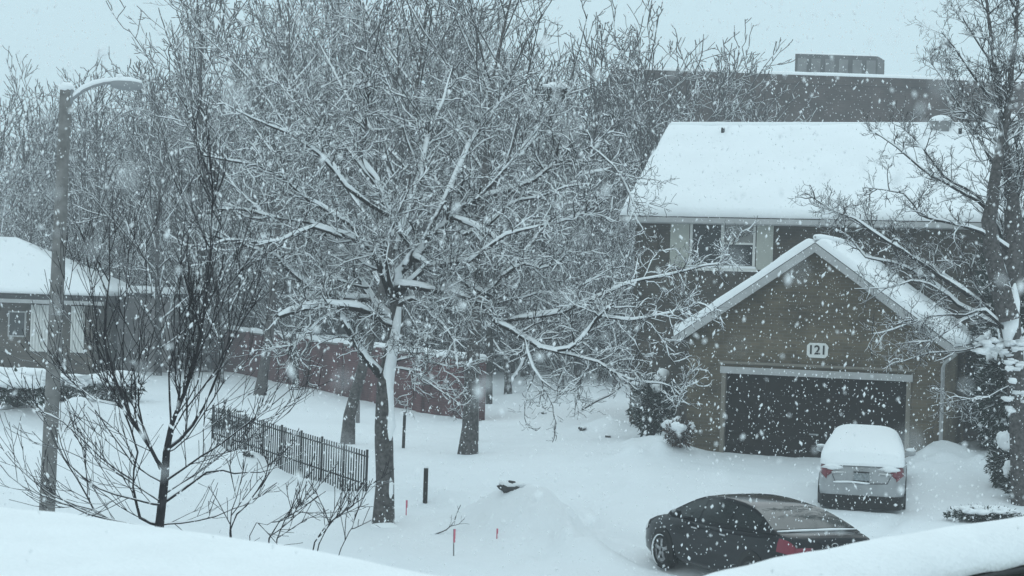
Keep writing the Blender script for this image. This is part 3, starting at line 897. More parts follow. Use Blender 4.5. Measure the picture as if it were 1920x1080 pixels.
hs = hip(0.30, 0.06).build('snow', SNOW, bl, smooth=False)
bv = hs.modifiers.new('round', 'BEVEL'); bv.width = 0.12; bv.segments = 3
m = MB(); m.box(xl, LD - 0.17, ze - 0.32, xr, LD - 0.063, ze - 0.16); m.build('gutter', TRIM, bl, smooth=False)
for px0, px1 in ((52, 96), (128, 152)):
    xa_ = at(px0, 620, LD).x; xb_ = at(px1, 620, LD).x; zt_ = at(75, 572, LD).z; zb_ = at(75, 660, LD).z
    m = MB(); m.box(xa_, LD + 0.52, zb_, xb_, LD + 0.57, zt_)
    n_ = max(3, int((xb_ - xa_) / 0.13))
    for i in range(n_ + 1):
        x = lerp(xa_ + 0.02, xb_ - 0.02, i / n_); m.box(x - 0.03, LD + 0.46, zb_, x + 0.03, LD + 0.517, zt_)
    m.build('slatted_panel', WHITEP, bl, smooth=False)
xa_ = at(8, 620, LD).x; xb_ = at(42, 620, LD).x
m = MB(); m.box(xa_, LD + 0.53, zb_ + 0.6, xb_, LD + 0.597, zt_ - 0.3); wn = m.build('window', TRIM, bl, smooth=False)
m = MB(); m.box(xa_ + 0.07, LD + 0.51, zb_ + 0.67, xb_ - 0.07, LD + 0.527, zt_ - 0.37); m.build('pane', GLASS, wn, smooth=False)
# lower roof of a small outbuilding beside it
ob = thing('garden_shed', 'low shed with flat snowy roof just right of the bungalow', 'shed')
x0_ = at(212, 545, 82).x; x1_ = at(330, 545, 82).x; zs_ = at(260, 548, 82).z
m = MB(); m.box(x0_ + 0.2, 82.2, zg, x1_ - 0.2, 86, zs_ - 0.2); m.build('wall', POLEG, ob, smooth=False)
m = MB(); m.box(x0_, 82, zs_ - 0.197, x1_, 86.3, zs_ - 0.03); m.build('roof', SHING, ob, smooth=False)
m = MB(); snow_sheet(m, (x0_ - 0.05, 81.95, zs_ - 0.027), (x1_ - x0_ + 0.1, 0, 0), (0, 4.4, 0), 0.28, 10, 6, 0.2, 0.2); m.build('snow', SNOW, ob)

# ------------------------------------------------------------------ evergreen shrubs and bushes
def bush(name, label, cat, c, r, seed, n=500, leaf=NEEDLE, capn=9, lsize=0.06, cap=0.5, group=None):
    """needle clumps spread through a volume, snow pads lying on the upper boughs"""
    rt = thing(name, label, cat, c, 0, group)
    rr = random.Random(seed); f = MB(); s = MB(); st_ = MB()
    for i in range(n):
        d = Vector((rr.gauss(0, 1), rr.gauss(0, 1), rr.gauss(0, 1))).normalized()
        k = rr.random() ** 0.45
        lump = 1 + 0.35 * noise.noise(d * 2.2 + Vector((seed, 0, 0)))
        p = Vector((d.x * r[0], d.y * r[1], d.z * r[2] + r[2])) * k * lump
        p.z = max(0.02, (d.z * k * lump + 1) * r[2])
        a = (d + Vector((rr.gauss(0, .5), rr.gauss(0, .5), rr.gauss(0, .4)))).normalized()
        b = a.cross(Vector((rr.gauss(0, 1), rr.gauss(0, 1), rr.gauss(0, 1)))).normalized()
        L = lsize * rr.uniform(0.7, 1.7); W = L * 0.38
        i0 = len(f.v)
        cN = a.cross(b) * (W * 0.5)
        f.v += [tuple(p - b * W), tuple(p + a * L * 0.5 + cN), tuple(p + a * L * 1.6), tuple(p + b * W)]
        f.f += [(i0, i0 + 1, i0 + 2), (i0, i0 + 2, i0 + 3)]
        if i % 26 == 0:
            st_.tube([Vector((0, 0, -0.1)), p * 0.5 + Vector((0, 0, 0.02)), p], [0.02, 0.012, 0.005], 4, capend=False)
    for i in range(capn):
        az = rr.uniform(0, 6.28); q = math.sqrt(rr.random()) * 0.85
        x, y = math.cos(az) * q * r[0], math.sin(az) * q * r[1]
        z = r[2] * (1 + math.sqrt(max(0, 1 - q * q)) * rr.uniform(0.75, 1.12))
        sz = cap * rr.uniform(0.5, 1.0)
        s.blob((x, y, z), (r[0] * sz * 0.8, r[1] * sz * 0.8, min(0.16, r[2] * 0.35) * rr.uniform(0.7, 1.2)), rr.random() * 50, 0.6, 9, 6)
    st_.build('stems', BARKD, rt); f.build('foliage', leaf, rt); s.build('snow', SNOW, rt)
    return rt
def gnd(px, py): return ground_px(px, py)
DT = 37.0
bush('evergreen_shrub', 'low dark evergreen shrub with snow pads spreading over the lawn at the lower right', 'shrub', ground_px(1845, 978) , (0.75, 0.4, 0.14), 41, 1500, capn=40, lsize=0.045, cap=0.36)
p = ground_px(1900, 935)
bush('evergreen_shrub', 'dark evergreen bush heaped with snow hugging the base of the right tree trunk', 'shrub', ground_px(1908, 938), (0.30, 0.3, 0.40), 42, 900, capn=9, lsize=0.06, cap=0.6)
rt = bush('evergreen_shrub', 'clipped evergreen with layered snow-topped boughs at the right edge before the house', 'shrub', ground_px(1892, 915), (0.48, 0.36, 0.62), 43, 2000, capn=16, lsize=0.07, cap=0.5)
for i, (px, py, w_, h_, D) in enumerate([(1880, 850, 0.5, 0.14, 39.5), (1895, 790, 0.4, 0.12, 39.2)]): pass
bush('evergreen_tree', 'tall dark conifer clotted with snow standing before the house right of the garage', 'tree', at(1880, 845, 44.5), (0.62, 0.6, 1.55), 44, 4200, capn=34, lsize=0.13, cap=0.34)
bush('evergreen_tree', 'dark narrow conifer against the upper house wall behind the right tree', 'tree', at(1885, 850, 49.0), (0.75, 0.5, 3.1), 45, 5200, capn=12, lsize=0.2, cap=0.3)
bush('dead_bush', 'brown leafy bush with a snow heap by the left garage corner', 'shrub', ground_px(1272, 836), (0.36, 0.34, 0.33), 46, 900, leaf=NEEDLB, capn=6, lsize=0.05, cap=0.75)
bush('dead_bush', 'small brown shrub between the silver car mirror and the garage pier', 'shrub', at(1714, 852, 46.2), (0.24, 0.2, 0.2), 47, 400, leaf=NEEDLB, capn=1, lsize=0.05, cap=0.3)
bush('dead_bush', 'tangled dark bush against the house wall left of the garage', 'shrub', at(1222, 815, 50.5), (0.62, 0.4, 0.85), 48, 1600, leaf=NEEDLE, capn=7, lsize=0.08, cap=0.4)
for i, (px, py, rx, rz2, lab) in enumerate([
        (30, 758, 1.05, 0.45, 'broad snow-heaped hedge bush at the far left edge'),
        (120, 752, 0.9, 0.42, 'snow-heaped hedge bush just left of the lamp pole'),
        (215, 752, 0.95, 0.45, 'snow-heaped hedge bush right of the lamp pole behind the young tree'),
        (425, 800, 0.45, 0.22, 'small rounded snowy bush at the near end of the iron fence behind the young tree')]):
    q = ground_px(px, py)
    bush('hedge_bush', lab, 'shrub', q, (rx, 0.7, rz2), 60 + i, 1100, leaf=NEEDLE, capn=24, lsize=0.09, cap=0.95, group='snowy hedge bushes')

# small forked bare shrub near the right edge
q = ground_px(1880, 915)
sh = thing('bare_shrub', 'small bare forked shrub stem standing in snow near the right edge', 'shrub', q)
T = Tree(90)
D_ = q.y
a1 = T.limb(rel([at(x, y, D_) for x, y in [(1881, 920), (1876, 880), (1868, 862), (1852, 832)]], q), 0.05, 0.015, snow=False)
a2 = T.limb(rel([at(x, y, D_) for x, y in [(1871, 866), (1876, 840), (1882, 815)]], q), 0.03, 0.012, snow=False)
for a in (a1, a2): T.twigs(a, 0.35, 0.01, 1, 2, 5, 0.8, 0.05, 0.006, 0.5)
T.crown.build('stems', BARK, sh)
if T.snow.v: T.snow.build('snow', SNOW, sh)

# ------------------------------------------------------------------ right-hand tree
B = ground_px(1914, 945); D1 = B.y
root = thing('bare_tree', 'dark leaning bare tree at the right edge reaching snowy limbs towards the house roof', 'tree', B)
T = Tree(31); T.gap = 0.15; T.steep = 0.8
tpx = [(1916, 965), (1914, 940), (1911, 860), (1908, 760), (1900, 660), (1890, 590), (1893, 520), (1902, 430), (1892, 330), (1876, 210), (1862, 100), (1850, 0), (1846, -80)]
pts = rel([at(x, y, D1) for x, y in tpx], B)
rad = [0.27, 0.22, 0.20, 0.20, 0.22, 0.26, 0.27, 0.22, 0.12, 0.08, 0.05, 0.03, 0.02]
T.trunk.tube(pts, rad, 10, capend=False)
st2 = T.limb(rel([at(x, y, D1 - 0.3) for x, y in [(1892, 600), (1868, 510), (1856, 440), (1858, 380), (1866, 320), (1885, 240), (1900, 130), (1905, 20), (1915, -60)]], B), 0.26, 0.012, T.trunk, snow=False)
st3 = T.limb(rel([at(x, y, D1 + 0.3) for x, y in [(1898, 560), (1925, 470), (1905, 380), (1925, 300), (1940, 180), (1935, 60)]], B), 0.11, 0.015, T.trunk, snow=False)
up_ = [pts[6:], st2[6:], st3[4:]]
for f in up_:
    T.twigs(f, 1.4, 0.026, 1, 3, 4.4, 0.75, 0.05, 0.0065, 0.05, 0.5, 2)
limbs = [
    ([(1915, 486), (1866, 451), (1813, 426), (1750, 410), (1725, 402), (1694, 363), (1620, 352)], 0.06, 0.010, 0, -1.2),
    ([(1877, 440), (1834, 368), (1785, 342), (1757, 314), (1725, 271), (1697, 243)], 0.05, 0.010, 0, -0.8),
    ([(1860, 400), (1834, 377), (1771, 342), (1725, 314), (1680, 275), (1630, 243)], 0.055, 0.010, 0.2, -1.2),
    ([(1865, 610), (1841, 560), (1820, 507), (1806, 490), (1757, 490)], 0.05, 0.012, 0, -0.5),
    ([(1885, 600), (1833, 563), (1763, 517), (1707, 477), (1663, 453), (1603, 410), (1557, 393), (1513, 363)], 0.07, 0.009, 0, -1.6),
    ([(1880, 600), (1827, 560), (1771, 518), (1711, 479), (1641, 440), (1592, 409), (1560, 398)], 0.06, 0.009, 0.2, 1.0),
    ([(1890, 620), (1850, 600), (1810, 580), (1780, 556), (1729, 518), (1676, 493), (1623, 483), (1595, 447), (1560, 426)], 0.065, 0.009, 0, -0.6),
    ([(1780, 556), (1743, 533), (1708, 528), (1666, 539), (1602, 542)], 0.028, 0.008, -0.3, -0.9),
    ([(1895, 650), (1885, 620), (1847, 583), (1810, 590), (1747, 593), (1677, 617), (1633, 627)], 0.06, 0.010, -0.1, -1.3),
    ([(1840, 585), (1807, 600), (1757, 633), (1740, 640), (1680, 643)], 0.035, 0.009, -0.5, -1.2),
    ([(1870, 640), (1810, 655), (1743, 663), (1687, 680)], 0.03, 0.009, -0.2, -0.9),
    ([(1900, 720), (1850, 745), (1800, 750), (1745, 762)], 0.025, 0.008, 0, -0.9),
    ([(1880, 330), (1840, 270), (1800, 200), (1770, 150), (1740, 110)], 0.045, 0.008, 0, 1.0),
    ([(1872, 200), (1830, 150), (1790, 90), (1765, 60)], 0.04, 0.008, 0, -0.8),
    ([(1862, 120), (1820, 60), (1800, 20), (1790, -20)], 0.03, 0.008, 0, 0.6),
    ([(1885, 280), (1830, 220), (1780, 130), (1755, 110)], 0.035, 0.008, 0, 1.6),
    ([(1905, 430), (1930, 380), (1960, 330)], 0.05, 0.02, 0, 1),
]
for px, r0, r1, a, b in limbs:
    p = rel(traced(px, D1, a, b, T.r), B)
    f = T.limb(p, r0, r1)
    T.twigs(f, 0.72, max(0.012, r0 * 0.28), 1, 3, 5.4, spread=0.95, up=0.04, rmin=0.0055, t0=0.25, shrink=0.5, snowlev=1, wob=0.26)
sw = MB()
sw.tube(rel([at(x, y, D1 - 0.2) for x, y in [(1888, 650), (1893, 610), (1898, 565), (1901, 530)]], B), [0.05, 0.19, 0.17, 0.05], 8, capend=False)
for i in range(60):
    if i < 38: x, y = T.r.uniform(1822, 1922), 650 + T.r.gauss(0, 9)
    else: x, y = T.r.uniform(1880, 1925), T.r.uniform(660, 770)
    a = T.r.uniform(0.04, 0.12)
    sw.blob(at(x, y, D1 - 0.3 + T.r.uniform(-0.2, 0.3)) - B, (a * 1.2, a, a * 0.55), i, 0.8, 8, 6)
n0 = len(T.snow.v)
T.snow.v += sw.v; T.snow.f += [tuple(i + n0 for i in f) for f in sw.f]
T.build(root, BARK, BARKT)
# evergreen sprays caught at the fork of the right tree
bush('evergreen_shrub', 'bushy snow-clotted evergreen clump beside the right tree trunk under its fork', 'shrub', at(1895, 716, D1 + 0.9), (0.55, 0.4, 0.34), 51, 1700, capn=16, lsize=0.09, cap=0.42)

# ------------------------------------------------------------------ young tree close to the camera
DS = 18.0
B = at(296, 1040, DS); B.z = gz(B.x, DS); 
root = thing('young_tree', 'slender dark young tree with upswept leafless branches in front of the lamp post', 'tree', B)
T = Tree(52); T.gap = 0.45; T.steep = 0.6
tp = [B + V((0.02, 0, -0.2)), B + V((0.0, 0, 0.8))] + [at(x, y, DS) for x, y in [(299, 985), (304, 940), (309, 895), (312, 849), (321, 798), (347, 733), (365, 683), (383, 589), (394, 480), (397, 394), (400, 340)]]
tp = rel(tp, B)
T.trunk.tube(tp, [0.07, 0.06, 0.048, 0.046, 0.044, 0.038, 0.026, 0.018, 0.014, 0.011, 0.008, 0.006, 0.004], 8, capend=False)
T.twigs(tp[6:], 0.85, 0.009, 1, 2, 7.0, 0.45, 0.12, 0.0036, 0.0, 0.5, 0, 1.0, 0.07)
yl = [
    ([(309, 880), (282, 842), (246, 784), (217, 712), (195, 640), (206, 517), (206, 423)], 0.032, 0.005, -0.5),
    ([(316, 840), (361, 798), (397, 733), (426, 661), (462, 589), (498, 546)], 0.030, 0.004, 0.4),
    ([(306, 905), (376, 856), (433, 820), (506, 762), (549, 726)], 0.022, 0.004, -0.6),
    ([(304, 945), (390, 885), (440, 887), (490, 885), (520, 874)], 0.022, 0.004, 0.5),
    ([(303, 950), (289, 943), (246, 936), (188, 914), (130, 871), (108, 806)], 0.022, 0.004, -0.6),
    ([(300, 985), (262, 972), (249, 914), (253, 849), (231, 762), (195, 705), (173, 625)], 0.026, 0.004, -0.3),
    ([(290, 990), (230, 985), (180, 957), (145, 900), (94, 806), (43, 705)], 0.020, 0.004, 0.6),
    ([(290, 990), (200, 975), (130, 950), (101, 936), (43, 914), (0, 871)], 0.018, 0.004, 0.3),
    ([(180, 957), (100, 930), (50, 890), (10, 850), (-20, 800)], 0.013, 0.004, 0.5),
    ([(282, 842), (262, 760), (262, 650), (275, 560), (275, 416)], 0.018, 0.003, 0.6),
    ([(321, 798), (318, 700), (335, 620), (338, 520), (345, 420), (350, 360)], 0.018, 0.003, -0.5),
    ([(347, 733), (375, 640), (385, 560), (410, 460), (415, 380)], 0.015, 0.003, 0.5),
    ([(365, 683), (400, 610), (430, 540), (480, 480), (520, 470)], 0.014, 0.003, -0.4),
    ([(246, 784), (205, 740), (180, 690), (150, 600), (120, 520)], 0.015, 0.003, 0.4),
    ([(217, 712), (185, 650), (178, 560), (165, 480), (175, 400)], 0.013, 0.003, -0.4),
    ([(231, 762), (180, 750), (120, 700), (80, 640), (60, 560)], 0.013, 0.003, 0.3),
    ([(249, 900), (190, 860), (120, 790), (70, 770), (20, 740)], 0.014, 0.003, -0.2),
    ([(312, 849), (350, 820), (420, 720), (450, 690), (500, 640)], 0.014, 0.003, 0.2),
    ([(300, 985), (340, 980), (405, 968), (470, 940), (520, 905)], 0.016, 0.003, -0.4),
    ([(376, 856), (440, 845), (490, 800), (540, 760), (570, 735)], 0.010, 0.003, 0.2),
    ([(312, 849), (330, 780), (372, 720), (380, 640), (372, 560), (380, 470)], 0.016, 0.003, -0.3),
    ([(246, 784), (230, 700), (232, 610), (240, 520), (238, 440)], 0.014, 0.003, 0.3),
    ([(300, 880), (270, 800), (232, 730), (160, 660), (130, 590)], 0.016, 0.003, 0.5),
    ([(306, 905), (250, 870), (200, 800), (150, 730), (110, 690)], 0.015, 0.003, -0.4),
    ([(318, 835), (345, 770), (410, 690), (440, 600), (450, 520), (445, 450)], 0.016, 0.003, -0.2),
    ([(300, 940), (240, 900), (180, 870), (120, 845), (60, 830)], 0.014, 0.003, 0.4),
    ([(303, 930), (350, 900), (420, 850), (470, 800), (490, 745)], 0.014, 0.003, 0.5),
]
for px, r0, r1, b in yl:
    f = T.limb(rel(traced(px, DS, 0, b, T.r), B), r0 * 0.7, r1)
    T.twigs(f, 0.74, max(0.0055, r0 * 0.26), 1, 2, 4.3, 0.5, 0.09, 0.0034, 0.12, 0.5, 0, 1.0, 0.07)
cl = MB()
for i in range(34):      # little cushions of snow lodged in forks
    px, r0, r1, b = T.r.choice(yl)
    x, y = T.r.choice(px[1:]); q = at(x, y, DS + b * 0.6) - B
    a = T.r.uniform(0.010, 0.024); cl.blob(q + V((0, 0, 0.012)), (a, a, a * 0.7), i, 0.4, 7, 5)
n0 = len(T.snow.v); T.snow.v += cl.v; T.snow.f += [tuple(i + n0 for i in f) for f in cl.f]
T.build(root, BARKD, BARKD)

B = at(500, 1100, 16.0); B.z = gz(B.x, 16.0)
root = thing('bare_shrub', 'bare multi-stemmed shrub whose twigs poke up behind the bottom left roof edge', 'shrub', B)
T = Tree(53); T.gap = 0.5
for px, r0 in [([(433, 994), (462, 950), (498, 892), (505, 860)], 0.011), ([(505, 1008), (549, 965), (607, 900)], 0.012), ([(592, 1015), (629, 972), (683, 929)], 0.010),
               ([(520, 1010), (545, 960), (560, 905)], 0.009), ([(600, 1020), (640, 960), (690, 905)], 0.008), ([(430, 1000), (445, 930), (462, 850)], 0.008), ([(640, 1030), (660, 990), (665, 960)], 0.006), ([(470, 1005), (500, 985), (540, 960)], 0.006)]:
    up1 = [B + V((T.r.uniform(-0.1, 0.1), T.r.uniform(-0.1, 0.1), -0.1)), B.lerp(at(px[0][0], px[0][1], 16.0), 0.6) + V((0, 0, 0.0))]
    f = T.limb(rel(up1 + traced(px, 16.0, 0, T.r.uniform(-0.4, 0.4), T.r), B), r0 * 1.3, 0.003)
    T.twigs(f[4:], 0.42, 0.006, 1, 2, 8, 0.55, 0.06, 0.0034, 0.0, 0.5, 0, 1.0, 0.08)
T.crown.build('stems', BARKD, root)
if T.snow.v: T.snow.build('snow', SNOW, root)

# ------------------------------------------------------------------ street lamp
DL = 34.0
bb = at(88, 1000, DL)
B = V((bb.x, DL, gz(bb.x, DL)))
lamp = thing('street_lamp', 'grey concrete street lamp with curved snow-topped arm on the left', 'street lamp', B)
top = at(124, 166, DL) - B
foot = at(84, 1060, DL) - B; foot.z = -0.3
m = MB(); m.tube([foot, foot.lerp(top, 0.5), top], [0.155, 0.135, 0.115], 8); m.build('pole', CONC, lamp)
m = MB(); m.blob(top + V((0, 0, 0.03)), (0.15, 0.15, 0.09), 1, 0.3, 10, 6); m.build('snow', SNOW, lamp)
ap = [at(x, y, DL) - B for x, y in [(131, 190), (140, 182), (155, 170), (175, 161), (195, 156), (212, 155)]]
m = MB(); m.tube(ap, [0.035] * 6, 6); arm = m.build('arm', METALG, lamp)
m = MB(); m.tube([p + V((0, 0, 0.055)) for p in ap], [0.03, 0.045, 0.05, 0.055, 0.05, 0.04], 7, capend=False); m.build('snow', SNOW, arm)
hp = [at(x, y, DL) - B for x, y in [(208, 157), (222, 158), (245, 160), (266, 162)]]
m = MB(); m.tube(hp, [0.05, 0.10, 0.115, 0.06], 8); hd = m.build('lamp_head', METALG, lamp)
m = MB(); m.tube([p + V((0, 0, 0.08)) for p in hp], [0.03, 0.075, 0.085, 0.03], 7, capend=False); m.blob(hp[1] + V((0.02, 0, 0.15)), (0.07, 0.07, 0.05), 2); m.build('snow', SNOW, hd)
m = MB(); m.tube([at(134, 168, DL) - B, at(133, 182, DL) - B, at(131, 195, DL) - B], [0.05, 0.06, 0.05], 6); m.build('bracket', METALG, lamp)

# ------------------------------------------------------------------ iron fence
fa_, fb_ = ground_px(398, 822), ground_px(686, 921)
fd = V((fb_.x - fa_.x, fb_.y - fa_.y, 0)); FL = fd.length; rzf = math.atan2(fd.y, fd.x); fdn = fd.normalized()
fen = thing('iron_fence', 'dark iron picket fence running down the snowy slope at left', 'fence', (fa_.x, fa_.y, 0), rzf)
def fz(t): return lerp(fa_.z, fb_.z, t / FL)
FH = 0.86
npk = 62
npost = 8
for i in range(npost + 1):
    t = FL * i / npost
    m = MB(); m.box(t - 0.022, -0.022, fz(t) - 0.4, t + 0.022, 0.022, fz(t) + FH + 0.04); m.build('post', IRON, fen, smooth=False)
for i in range(npost):
    m = MB()
    a, b = FL * i / npost, FL * (i + 1) / npost
    n_ = 9
    for k in range(1, n_):
        t = lerp(a, b, k / n_); m.box(t - 0.014, -0.012, fz(t) - 0.2, t + 0.014, 0.012, fz(t) + FH)
    m.build('picket_panel', IRON, fen, smooth=False)
for hgt in (0.14, 0.74):
    m = MB(); m.tube([V((t, 0.03, fz(t) + hgt)) for t in [FL * i / 10 for i in range(11)]], [0.018] * 11, 4); m.build('rail', IRON, fen, smooth=False)

# ------------------------------------------------------------------ posts, stakes, debris
def post(px, pyb, pyt, wpx, m_, label, name='wooden_post', lean=0):
    b = ground_px(px, pyb); D = b.y; t = at(px + lean, pyt, D)
    r = wpx / 2 / F * D
    o = MB(); o.tube([V((0, 0, -0.3)), V((t.x - b.x, 0, t.z - b.z))], [r, r * 0.95], 6)
    rt = thing(name, label, 'post', b)
    o.build('shaft', m_, rt)
    s = MB(); s.blob(V((t.x - b.x, 0, t.z - b.z + 0.01)), (r * 1.1, r * 1.1, r * 0.7), px, 0.2); s.build('snow', SNOW, rt)
post(797, 943, 877, 9, WOODD, 'short dark wooden post in the snow right of the big tree trunk', lean=2)
post(756, 840, 772, 6, WOODD, 'thin dark post leaning slightly farther back between two tree trunks', lean=3)
post(671, 793, 695, 8, POLEG, 'pale grey pole beside the slimmer trunk behind the fence', 'utility_pole', 1)
post(895, 826, 690, 6, POLEG, 'pale thin pole along the right side of the thick dark trunk', 'utility_pole', 1)
post(917, 757, 610, 13, WOODD, 'tall dark post at the right end of the brick wall', lean=2)
for px, pyb, pyt, lab in [(851, 1042, 992, 'tall survey stake with pink ribbon beside the fallen branch'), (932, 1010, 991, 'short bright pink marker stake alone in the snow bank'), (762, 966, 938, 'faded pink marker stake right of the big tree trunk')]:
    b = ground_px(px, pyb); D = b.y; t = at(px, pyt, D); h = t.z - b.z
    rt = thing('marker_stake', lab, 'stake', b, 0, 'survey stakes in the snow')
    o = MB(); o.tube([V((0, 0, -0.2)), V((t.x - b.x, 0, h))], [0.012, 0.012], 5); o.build('shaft', POLEG if pyb > 1020 else PINK, rt)
    o = MB(); o.box(-0.017, -0.014, h * 0.5, 0.017, 0.014, h * 1.0)
    o.build('ribbon', PINK, rt, smooth=False)
b = ground_px(812, 1002)
rt = thing('fallen_branch', 'broken twiggy branch lying on the snow left of the pink stake', 'branch', b)
T = Tree(61); T.gap = 0.5
D_ = b.y
f1 = T.limb(rel([at(x, y, D_ + k) for x, y, k in [(808, 1004, 0), (828, 998, .1), (846, 985, .1), (856, 965, .2), (862, 948, .2)]], b), 0.022, 0.006)
f2 = T.limb(rel([at(x, y, D_ + k) for x, y, k in [(846, 985, .1), (862, 982, .1), (880, 982, .2)]], b), 0.012, 0.005)
for f in (f1, f2): T.twigs(f, 0.22, 0.006, 1, 2, 6, 0.8, 0.03, 0.004, 0.3)
T.crown.build('wood', BARK, rt)
if T.snow.v: T.snow.build('snow', SNOW, rt)
def rock(px, py, r, label, seed):
    b = ground_px(px, py)
    rt = thing('rock', label, 'rock', b)
    o = MB(); o.blob((0, 0, r[2] * 0.3), r, seed, 0.7, 10, 7); o.build('stone', STONE, rt)
    o = MB(); o.blob((r[0] * 0.15, 0.03, r[2] * 0.95), (r[0] * 1.15, r[1] * 1.2, r[2] * 0.6), seed + 1, 0.5, 10, 6); o.build('snow', SNOW, rt)
rock(955, 918, (0.20, 0.14, 0.11), 'dark boulder poking through snow in the middle of the yard', 3)
rock(1092, 806, (0.10, 0.08, 0.07), 'small dark stone left of the snow hump by the house', 5)
rock(1140, 820, (0.08, 0.07, 0.06), 'small dark stone below the snow hump by the house', 7)
rock(1020, 776, (0.09, 0.07, 0.05), 'tiny dark stone alone on the far lawn', 9)
rock(466, 855, (0.13, 0.1, 0.08), 'dark stone under a snow cap beside the iron fence', 11)
# fallen limb leaning by the house
b = ground_px(1092, 770)
rt = thing('fallen_branch', 'long dark limb slanting from the lawn to the house wall', 'branch', b)
T = Tree(62); D_ = b.y
f1 = T.limb(rel([at(x, y, D_) for x, y in [(1088, 771), (1110, 757), (1140, 742), (1168, 722), (1184, 708)]], b), 0.05, 0.02)
T.twigs(f1, 0.4, 0.012, 1, 2, 4, 0.8, 0.03, 0.006, 0.3)
T.crown.build('wood', BARK, rt)
if T.snow.v: T.snow.build('snow', SNOW, rt)

# ------------------------------------------------------------------ cars
DECK = [(-2.43, 0.66), (-2.41, 0.86), (-2.36, 1.0), (-2.25, 1.06), (-1.8, 1.09), (-1.2, 1.04), (0, 0.99), (1.0, 0.99), (1.5, 0.96), (2.0, 0.86), (2.25, 0.75), (2.38, 0.62), (2.43, 0.48)]
WID = [(-2.43, 0.60), (-2.40, 0.74), (-2.33, 0.82), (-2.15, 0.875), (-1.7, 0.91), (-0.8, 0.92), (1.0, 0.92), (1.6, 0.905), (2.0, 0.86), (2.25, 0.77), (2.38, 0.66), (2.43, 0.52)]
ZB = [(-2.43, 0.30), (-2.36, 0.25), (-2.0, 0.22), (2.0, 0.20), (2.36, 0.24), (2.43, 0.32)]
SEC = [(0.90, 0.0), (0.975, 0.12), (1.0, 0.42), (0.99, 0.66), (0.965, 0.84), (0.92, 0.945), (0.84, 0.99), (0.45, 1.005), (0.0, 1.012)]
ROOF = [(-2.0, 1.075), (-1.75, 1.17), (-1.4, 1.30), (-1.0, 1.405), (-0.5, 1.455), (0.0, 1.465), (0.35, 1.44), (0.7, 1.34), (1.05, 1.18), (1.4, 1.0)]
STX = [-2.43, -2.415, -2.39, -2.35, -2.29, -2.2, -2.05, -1.85, -1.6, -1.3, -0.9, -0.4, 0.1, 0.6, 1.0, 1.35, 1.65, 1.9, 2.1, 2.23, 2.32, 2.38, 2.415, 2.43]
def body_pt(x, j, sg, off=0.0):
    wd, zd, zb = curve(WID, x), curve(DECK, x), interp(ZB, x)
    if isinstance(j, float):
        i = min(int(j), len(SEC) - 2); f = j - i
        a = lerp(SEC[i][0], SEC[i + 1][0], f); c = lerp(SEC[i][1], SEC[i + 1][1], f)
    else: a, c = SEC[j]
    return V((x, sg * (a * wd + off), zb + (zd - zb) * c))
GST = [-2.0, -1.9, -1.75, -1.55, -1.3, -1.0, -0.7, -0.3, 0.1, 0.4, 0.7, 0.95, 1.2, 1.4]
def green_pt(x, f, sg, off=0.0):
    zb = curve(DECK, x) - 0.03; zr = max(curve(ROOF, x), zb + 0.004)
    wb = curve(WID, x) * 0.915
    h = (zr - zb) / 0.48
    wr = wb - 0.27 * min(1, h)
    if f <= 1:
        y = lerp(wb, wr, f ** 1.15); z = zb + (zr - zb) * f * 0.94
    else:                                  # roof: f 1..2 from the edge to the centre line
        t = f - 1; y = wr * (1 - t) if t > 0.15 else wr * (1 - 0.6 * t / 0.15 * 0.15)
        z = zb + (zr - zb) * (0.94 + 0.06 * math.sin(min(1, t * 1.6) * math.pi / 2))
    return V((x, sg * (y + off), z + off * 0.4))
def patch(fn, xs_, fs_, sg, off):
    m = MB(); m.quadstrip_grid([[fn(x, f, sg, off) for f in fs_] for x in xs_]); return m
def lin(a, b, n): return [lerp(a, b, i / n) for i in range(n + 1)]

